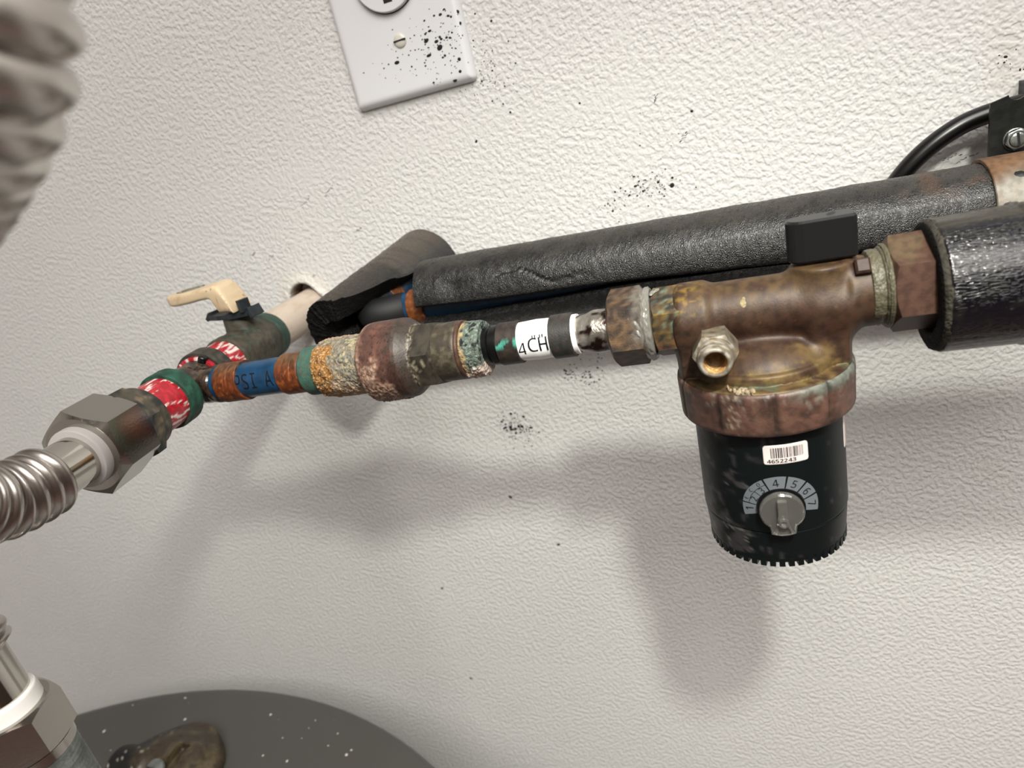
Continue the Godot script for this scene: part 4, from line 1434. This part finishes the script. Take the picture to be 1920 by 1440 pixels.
func patch(mb: Mb, can: Callable, a: float, y: float, hw: float, hh: float, r: float, cr: float, col: Color) -> void:   # a thin rounded label on the can
	var nx := 24
	var ny := 14
	var p := PackedVector3Array()
	var cs := PackedColorArray()
	for j in ny + 1:
		for i in nx + 1:
			var w := Vector2(hw * sin((-1.0 + 2.0 * i / nx) * PI / 2.0), hh * sin((-1.0 + 2.0 * j / ny) * PI / 2.0))
			var c := Vector2(absf(w.x) - (hw - cr), absf(w.y) - (hh - cr))
			if c.x > 0.0 and c.y > 0.0 and c.length() > cr:
				c = c.normalized() * cr
				w = Vector2(signf(w.x) * (hw - cr + c.x), signf(w.y) * (hh - cr + c.y))
			var edge := i == 0 or j == 0 or i == nx or j == ny
			p.append(can.call(a + w.x / 24.5, y + w.y, r if edge else r + 0.13))
			cs.append(col)
	mb.grid(p, ny + 1, nx + 1, false, cs)


# ------------------------------------------------------------------ right-hand union and taped insulation
func right_union() -> void:
	var o := thing("union_nut", "brown hex union nut ringed with olive sealant at the pump outlet, before the taped insulation", "nut", AX0 + AXD * 198.0)
	var mb := Mb.new()
	var nc := func(p: Vector3, s: float, t: float) -> Color:
		var c := lin("66493b").lerp(lin("573c31"), st(-0.1, 0.5, nz(p, 0.08, 3)))
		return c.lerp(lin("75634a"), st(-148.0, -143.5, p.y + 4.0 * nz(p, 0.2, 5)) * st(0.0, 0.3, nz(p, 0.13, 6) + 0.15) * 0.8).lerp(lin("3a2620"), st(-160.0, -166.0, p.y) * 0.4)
	nut(mb, AX0 + Vector3(0, 1.8, 0), AXD, 192.0, 206.0, 13.2, 7.0, 0.42, nc)
	part("hex_nut", mb, "brass", o)
	mb = Mb.new()
	lathe(mb, AX0 + Vector3(0, 1.8, 0), AXD, [[186.6, 10.5], [187.0, 11.6], [189.0, 11.9], [190.2, 11.6], [190.6, 12.3], [191.6, 12.6], [192.4, 12.1], [192.6, 10.0]], 120, null, func(p, s, t): return 0.35 * nz(p, 0.25, 3) + 0.35 * nz(p, 0.7, 5), 0.35)
	lathe(mb, AX0 + Vector3(0, 1.8, 0), AXD, [[190.8, 11.6], [191.0, 12.9], [191.7, 13.3], [192.5, 12.9], [192.6, 11.6]], 90, null, func(p, s, t): return 0.25 * nz(p, 0.5, 8), 0.3)
	part("sealant_ring", mb, "olive_sealant", o, "olive sealant with a loose strand")
	mb = Mb.new()
	lathe(mb, AX0 + Vector3(0, 1.8, 0), AXD, [[203.0, 9.0], [330.0, 9.0]], 32)
	part("outlet_pipe", mb, "rubber", o)

	o = thing("pipe_insulation", "black pipe insulation wrapped in glossy tape, right of the pump", "pipe insulation", AX0 + AXD * 260.0, "foam pipe insulation")
	mb = Mb.new()
	var A := AX0 + Vector3(0, -0.4, 0)
	var tapec := func(p: Vector3, s: float, t: float) -> Color:
		var c := lin("121316").lerp(lin("202121"), st(0.0, 0.4, nz(p, 0.2, 4)))
		return c.lerp(lin("4c463b"), st(0.75, 0.2, absf(wrapf(t + 0.2, -PI, PI)) + 0.4 * nz(Vector3(p.x * 0.15, p.y, p.z), 0.3, 5)) * 0.7)
	var taped := func(p: Vector3, s: float, t: float) -> float:
		var w := 0.18 * nz(Vector3(s * 0.02, t * 14.0, 0), 1.0, 3)
		for q in [[226.0, 0.1], [237.0, -0.12], [246.0, 0.2], [262.0, -0.1]]:
			w += 0.7 * exp(-pow((s - q[0] - q[1] * 10.0 * sin(t)) / 0.45, 2.0))
		return w
	lathe(mb, A, AXD, [[204.6, 20.2], [205.0, 20.5], [345.0, 20.5]], 160, tapec, taped, 0.45)
	part("tape_wrap", mb, "tape", o, "glossy reinforced black tape")
	mb = Mb.new()
	lathe(mb, A, AXD, [[345.0, 14.0], [345.0, 20.3]], 64, func(p, s, t): return lin("1a1a1b"), null)
	part("foam_end", mb, "foam_cut", o)
	mb = Mb.new()
	lathe(mb, A, AXD, [[260.0, 12.6], [203.2, 13.8], [202.6, 14.6], [202.6, 18.4], [203.0, 19.6], [205.2, 20.35]], 120, func(p, s, t): return lin("121212").lerp(lin("4b473e"), st(19.2, 20.2, (p - A - AXD * s).length()) * 0.9), func(p, s, t): return 0.5 * nz(p, 0.5, 3), 0.5)
	part("foam_end", mb, "foam_cut", o, "ragged cut foam end")


# ------------------------------------------------------------------ insulated hot pipe behind the pump
func hot_pipe() -> void:
	var C := Vector3(0, -153.9, 50)
	var XD := Vector3(1, -0.006, 0).normalized()
	var R := 19.0
	var o := thing("pipe_insulation", "long split black foam insulation running along the wall behind the pump", "pipe insulation", Vector3(140, -154, 50), "foam pipe insulation")
	# cross-section angles (0 = up, towards the front): the slit lies in front, gaping at the left end
	var mb := Mb.new()
	var rows := 330
	var cols := 96
	var foamc := func(p: Vector3, th: float) -> Color:
		var n1 := nz(p, 0.08, 2)
		var c := lin("1b1b1c").lerp(lin("2a2928"), st(-0.2, 0.4, nz(p, 0.3, 3)))
		var dusty := st(0.9, 0.1, absf(wrapf(th - 0.1, -PI, PI)) + 0.5 * n1)
		c = c.lerp(lin("4d4944"), dusty * 0.75)
		c = c.lerp(lin("6b4a35"), dusty * st(0.05, 0.4, nz(p, 0.06, 8)) * st(190.0, 235.0, p.x) * 0.8)
		return c.lerp(lin("0b0b0c"), st(0.38, 0.5, nz(p, 0.55, 6)) * 0.8)
	var lips := func(x: float) -> Array:
		var gap := 0.07 + 0.50 * pow(st(170.0, 0.0, x), 1.5) + 0.02 * sin(x * 0.11)
		var up := 1.60 + 0.06 * sin(x * 0.03) + 0.26 * st(60.0, 180.0, x) - 0.30 * st(185.0, 225.0, x) - 0.02 * st(60.0, 0.0, x)
		return [up, up + gap]
	var pts := PackedVector3Array()
	var cs := PackedColorArray()
	for i in rows + 1:
		var x := 249.0 * i / rows
		var lp = lips.call(x)
		var s0: float = lp[1]
		var s1: float = lp[0] + TAU
		var prof := []
		for j in cols + 1:
			prof.append([lerpf(s0, s1, j / float(cols)), R])
		for k in 4:
			prof.append([s1 - 0.01 * k, lerpf(R, 9.0, (k + 1) / 4.0)])
		for j in range(0, 25):
			prof.append([lerpf(s1, s0, j / 24.0), 9.0])
		for k in 4:
			prof.append([s0 + 0.01 * (3 - k), lerpf(9.0, R, (k + 1) / 4.0)])
		for q in prof:
			var th: float = q[0]
			var dir := Vector3(0, cos(th), sin(th))
			var base: Vector3 = C + XD * x + dir * q[1]
			var r: float = q[1] + (0.35 * nz(base, 0.05, 1) + 0.22 * nz(base, 0.35, 5) if q[1] > 10.0 else 0.0)
			# dents and tears near the left end
			if q[1] > 10.0:
				r -= 1.6 * exp(-pow((x - 21.0) / 7.0, 2.0) - pow((wrapf(th, -PI, PI) - 1.15) / 0.22, 2.0))
				r -= 1.1 * exp(-pow(wrapf(th, -PI, PI) - 1.18 - 0.012 * (x - 60.0) - 0.12 * sin(x * 0.2), 2.0) / 0.0009) * st(38.0, 46.0, x) * st(92.0, 80.0, x)
			pts.append(C + XD * x + dir * r)
			cs.append(foamc.call(pts[pts.size() - 1], th))
	mb.grid(pts, rows + 1, cols + 1 + 4 + 25 + 4, false, cs)
	part("foam_tube", mb, "foam", o)
	# end faces
	for side in [0, rows]:
		mb = Mb.new()
		var x: float = 249.0 * side / rows
		var lp = lips.call(x)
		for j in 48:
			var t0 := lerpf(lp[1], lp[0] + TAU, j / 48.0)
			var t1 := lerpf(lp[1], lp[0] + TAU, (j + 1) / 48.0)
			var a: Vector3 = C + XD * x + Vector3(0, cos(t0), sin(t0)) * 9.0
			var b: Vector3 = C + XD * x + Vector3(0, cos(t1), sin(t1)) * 9.0
			var d: Vector3 = C + XD * x + Vector3(0, cos(t1), sin(t1)) * R
			var e: Vector3 = C + XD * x + Vector3(0, cos(t0), sin(t0)) * R
			if side == 0:
				mb.quad(a, b, d, e, lin("101011"))
			else:
				mb.quad(a, e, d, b, lin("101011"))
		part("cut_end", mb, "foam_cut", o)

	# the stub that comes out of the wall, notched for the elbow
	o = thing("pipe_insulation", "stubby dusty foam insulation sleeve standing out of the wall, torn open at its front end", "pipe insulation", Vector3(-22, -147, 0), "foam pipe insulation")
	var S0 := Vector3(-18.5, -144.5, 0.3)
	var SD := (Vector3(-41.0, -161.0, 78) - S0).normalized()
	var L := (Vector3(-41.0, -161.0, 78) - S0).length()
	var e := ends(SD, Vector3.UP)
	mb = Mb.new()
	var n_r := 90
	var n_c := 120
	var notch := func(th: float) -> float:          # how far the sleeve reaches at that angle
		var a := wrapf(th, -PI, PI)
		# angle 0 up; positive towards SD x up = towards -x; the tear faces +x
		var tear := exp(-pow((a + 1.72) / 0.95, 4.0))
		return L - 60.0 * tear - 4.0 * absf(sin(a * 4.0 + 1.0)) * exp(-pow((a + 1.2) / 0.9, 2.0))
	for inner in [false, true]:
		pts = PackedVector3Array()
		cs = PackedColorArray()
		for i in n_r + 1:
			for j in n_c + 1:
				var th := TAU * (j % n_c) / n_c
				var reach: float = notch.call(th) + (1.4 + 6.0 * exp(-pow((wrapf(th, -PI, PI) + 1.0) / 0.6, 2.0))) * nz(Vector3(cos(th) * 3.0, sin(th) * 3.0, 0), 1.9, 4)
				var s: float = reach * i / n_r
				var dir: Vector3 = e[0] * cos(th) + e[1] * sin(th)
				var q := S0 + SD * s + dir * 20.0
				var r := 9.2 if inner else 21.0 + 0.35 * nz(q, 0.07, 1) + 0.3 * nz(q, 0.4, 3)
				q = S0 + SD * s + dir * r
				pts.append(q)
				var wrap_end := st(38.0, 44.0, s + 2.0 * nz(q, 0.1, 7))
				var c := lin("6b6055").lerp(lin("57504a"), st(0.0, 0.4, nz(Vector3(s * 1.0, th * 2.0, 0), 0.3, 2))).lerp(lin("3a3a3a"), st(-0.3, -1.3, wrapf(th, -PI, PI)))
				c = c.lerp(lin("2c2b2a").lerp(lin("4a443d"), st(0.9, 0.2, absf(wrapf(th, -PI, PI)))), wrap_end)
				cs.append(lin("0c0c0c") if inner else c)
		if inner:
			pts.reverse()
			cs.reverse()
		mb.grid(pts, n_r + 1, n_c + 1, true, cs)
	part("sleeve", mb, "foam", o, "dusty foam sleeve")
	mb = Mb.new()
	pts = PackedVector3Array()
	cs = PackedColorArray()
	for k in 9:
		for j in n_c + 1:
			var th := TAU * (j % n_c) / n_c
			var reach: float = notch.call(th) + (1.4 + 6.0 * exp(-pow((wrapf(th, -PI, PI) + 1.0) / 0.6, 2.0))) * nz(Vector3(cos(th) * 3.0, sin(th) * 3.0, 0), 1.9, 4)
			var dir: Vector3 = e[0] * cos(th) + e[1] * sin(th)
			var r := lerpf(21.0, 9.2, k / 8.0)
			var q := S0 + SD * reach + dir * r
			var bulge := 0.0 if k == 0 or k == 8 else 0.7 * nz(q, 0.5, 2)
			pts.append(q + SD * bulge)
			cs.append(lin("131211").lerp(lin("211f1d"), st(0.0, 0.4, nz(q, 0.4, 5))))
	mb.grid(pts, 9, n_c + 1, true, cs)
	part("torn_end", mb, "foam_cut", o, "ragged black foam end")

	# blue elbow inside
	o = thing("blue_elbow", "blue pipe elbow with orange copper rings showing through the torn foam", "fitting", Vector3(-20, -156, 55))
	var EC := Vector3(-19.0, -156.5, 60)
	mb = Mb.new()
	var C2 := C + Vector3(0, -3.0, 4.0)
	lathe(mb, C2, XD, [[-16.0, 0.0], [-16.0, 7.9], [246.0, 7.9], [246.0, 0.0]], 40)
	var w0 := S0 + SD * 2.0
	lathe(mb, w0, SD, [[0.0, 0.0], [0.0, 7.9], [46.0, 7.9], [46.0, 0.0]], 40)
	part("blue_tube", mb, "blue_pex", o)
	mb = Mb.new()
	var cc := func(p: Vector3, s: float, t: float) -> Color: return lin("a35a22").lerp(lin("7a3d17"), clampf(0.5 + nz(p, 0.25, 3), 0, 1)).lerp(lin("c58a5e"), st(0.1, 0.5, nz(p, 0.4, 6)) * 0.5)
	lathe(mb, C2, XD, [[-9.0, 7.9], [-9.0, 8.8], [-8.6, 9.1], [-0.4, 9.1], [0.0, 8.8], [0.0, 7.9]], 48, cc, null, 0.6)
	part("crimp_ring", mb, "bronze", o, "orange copper crimp ring")
	mb = Mb.new()
	lathe(mb, w0, SD, [[35.0, 7.9], [35.0, 8.8], [35.4, 9.1], [42.6, 9.1], [43.0, 8.8], [43.0, 7.9]], 48, cc, null, 0.6)
	part("crimp_ring", mb, "bronze", o, "orange copper crimp ring")
	mb = Mb.new()
	var tip := w0 + SD * 44.0
	var join := curve([tip, tip + SD * 9.0, C2 + XD * -25.0 + Vector3(-4, 0, 4), C2 + XD * -13.0], 1.0)
	sweep(mb, join, 8.3, 28)
	part("elbow_body", mb, "dark_fitting", o, "dark grey elbow body")


# ------------------------------------------------------------------ strap hanger and black cable
func hanger_and_cable() -> void:
	var o := thing("pipe_hanger", "dark metal pipe strap with a slotted hex screw holding the insulation to the wall", "bracket", Vector3(262, -125, 0))
	var C := Vector3(0, -153.9, 50)
	var mb := Mb.new()
	# plate: stands off the wall, bent back to it at its top, a scallop cut in its upper edge
	var ol := PackedVector2Array([Vector2(250.4, -146.0), Vector2(250.6, -117.2), Vector2(256.6, -115.6)])
	for k in 9:
		var t := PI + PI * k / 8.0
		ol.append(Vector2(259.6 + 3.0 * cos(t), -115.4 + 2.4 * sin(t)))
	ol.append_array(PackedVector2Array([Vector2(263.0, -113.2), Vector2(300.0, -111.0), Vector2(300.0, -146.0)]))
	slab(mb, Vector3(0, 0, 28.0), Vector3.RIGHT, Vector3.UP, ol, 1.4, 0.3)
	mb.box(Vector3(270, -130, 0), Vector3(296, -113, 28.1))
	part("plate", mb, "bracket", o)
	mb = Mb.new()
	var sc := Vector3(259.4, -132.6, 0)
	nut(mb, sc, Vector3(0, 0, 1), 29.3, 32.0, 3.6, 2.9, 0.3, null, Vector3.UP)
	lathe(mb, sc, Vector3(0, 0, 1), [[29.3, 4.3], [29.8, 4.3], [30.1, 3.9]], 32)
	lathe(mb, sc, Vector3(0, 0, 1), [[31.6, 2.9], [32.6, 2.7], [33.0, 2.0], [33.1, 0.0]], 32)
	var scr := part("hex_screw", mb, "zinc", o)
	mb = Mb.new()
	mb.box(Vector3(-0.42, -2.7, 32.0), Vector3(0.42, 2.7, 33.2), Transform3D(Basis(Vector3(0, 0, 1), 0.12), sc))
	part("screw_slot", mb, "slot", scr)
	# band round the foam
	mb = Mb.new()
	var bandc := func(p: Vector3, s: float, t: float) -> Color:
		var a := wrapf(t, -PI, PI)
		return lin("a9a69a").lerp(lin("8b6748"), st(1.25, 0.55, a + 0.5 * nz(p, 0.08, 2))).lerp(lin("6b4a33"), st(0.1, 0.5, nz(p, 0.12, 5)) * st(1.2, 0.6, a) * 0.6)
	lathe(mb, C, Vector3(1, -0.006, 0), [[241.0, 19.2], [241.0, 20.3], [241.3, 20.6], [300.0, 20.6], [300.0, 19.2]], 96, bandc, null, 1.5)
	var band := part("strap_band", mb, "bronze", o, "rust-stained metal strap band")
	mb = Mb.new()
	var dir := Vector3(0, cos(0.75), sin(0.75))
	blob(mb, C + Vector3(249.6, -1.5, 0) + dir * 20.55, dir, 2.4, 1.5, PI / 2 + 0.1, 0.25)
	part("rivet", mb, "bracket", band)

	o = thing("black_cable", "black cable looping down the wall behind the metal pipe strap", "cable", Vector3(240, -130, 6))
	var line := curve([Vector3(213, -170, 8), Vector3(216, -154, 10), Vector3(223.1, -141.8, 12), Vector3(233.4, -132.0, 12.5), Vector3(245.2, -125.3, 12.5), Vector3(256.3, -122.6, 12.0), Vector3(268.8, -121.5, 11), Vector3(320, -118, 8)], 1.2)
	mb = Mb.new()
	sweep(mb, line, 4.1, 24)
	part("cable", mb, "rubber", o)


# ------------------------------------------------------------------ water heater at the lower left
func water_heater() -> void:
	var c := Vector3(-248.5, -450, 405.9)
	var R := 363.0
	var o := thing("water_heater", "grey round water heater lid sprinkled with white crumbs below the pipes", "water heater", Vector3(c.x, -1300, c.z))
	var mb := Mb.new()
	lathe(mb, Vector3(c.x, 0, c.z), Vector3.UP, [[-480.0, R - 6.0], [-480.0, R + 1.0], [-462.0, R + 1.0], [-456.0, R], [-452.0, R - 3.0], [-450.3, R - 8.0], [-449.6, R - 16.0], [-449.0, R - 60.0], [-448.6, 60.0], [-448.6, 0.0]], 180, null, null, 6.0, Vector3(0, 0, 1))
	var lid := part("lid", mb, "heater", o, "matt grey plastic lid")
	mb = Mb.new()
	lathe(mb, Vector3(c.x, 0, c.z), Vector3.UP, [[-1300.0, 0.0], [-1300.0, R - 8.0], [-479.0, R - 8.0]], 120, null, null, 0.0, Vector3(0, 0, 1))
	part("tank_jacket", mb, "heater_body", o)
	mb = Mb.new()
	rng.seed = 33
	var n := 0
	while n < 150:
		var p := Vector2(rng.randf_range(-420, 40), rng.randf_range(50, 260))
		if (p - Vector2(c.x, c.z)).length() > R - 12.0:
			continue
		n += 1
		var r := 0.38 * exp(rng.randfn() * 0.5)
		blob(mb, Vector3(p.x, -449.0, p.y), Vector3.UP, r * rng.randf_range(1.0, 1.6), r, rng.randf() * 3.0, r * 0.8)
	part("crumbs", mb, "crumb", lid, "white crumbs on the lid", true)

	# bronze valve standing on the lid
	var V := Vector3(-262, -449, 120)
	o = thing("relief_valve", "weathered bronze valve with a slotted screw standing on the grey lid", "valve", V)
	var f := func(w: Vector3) -> float:
		var p := w - V
		var d := sd_ell(p, Vector3(0, 2, 0), Vector3(41, 20, 28))
		d = smin(d, sd_box(p, Vector3(20, 11, 6), Vector3(12, 11, 14), 6.0), 8.0)
		d = smin(d, sd_cyl(p, Vector3(0, 4, 0), 1, 5.0, 34.0, 2.0), 5.0)
		d = smin(d, sd_cyl(p, Vector3(-22, 10, 8), 0, 16.0, 14.0, 3.0), 5.0)
		d = maxf(d, -sd_box(p, Vector3(16, 20, 6), Vector3(5, 4, 12), 1.5))
		return maxf(d, -p.y)
	var fc := func(w: Vector3, g: Vector3) -> Color:
		var p := w - V
		var k := lin("4e4232").lerp(lin("6e6046"), st(0.0, 0.4, nz(w, 0.06, 2)))
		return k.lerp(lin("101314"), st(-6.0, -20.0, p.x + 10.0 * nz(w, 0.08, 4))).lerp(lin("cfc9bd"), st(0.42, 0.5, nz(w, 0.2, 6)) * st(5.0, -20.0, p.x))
	mb = Mb.new()
	cast(mb, f, V + Vector3(-48, -3, -36), V + Vector3(46, 38, 40), 1.6, fc)
	part("valve_body", mb, "bronze", o)
	mb = Mb.new()
	var sn := Vector3(0.2, 0.75, 0.6).normalized()
	lathe(mb, V + Vector3(8, 18, 12), sn, [[0.0, 3.0], [4.0, 3.0], [4.0, 6.4], [5.2, 6.8], [6.4, 6.2], [6.8, 0.0]], 32)
	var scr := part("screw", mb, "zinc", o)
	mb = Mb.new()
	mb.box(Vector3(-6.0, 6.0, -0.7), Vector3(6.0, 6.9, 0.7), Transform3D(Basis(sn.cross(Vector3(0, 0, 1)).normalized(), sn, sn.cross(Vector3(0, 0, 1)).normalized().cross(sn)), V + Vector3(8, 18, 12)))
	part("screw_slot", mb, "slot", scr)
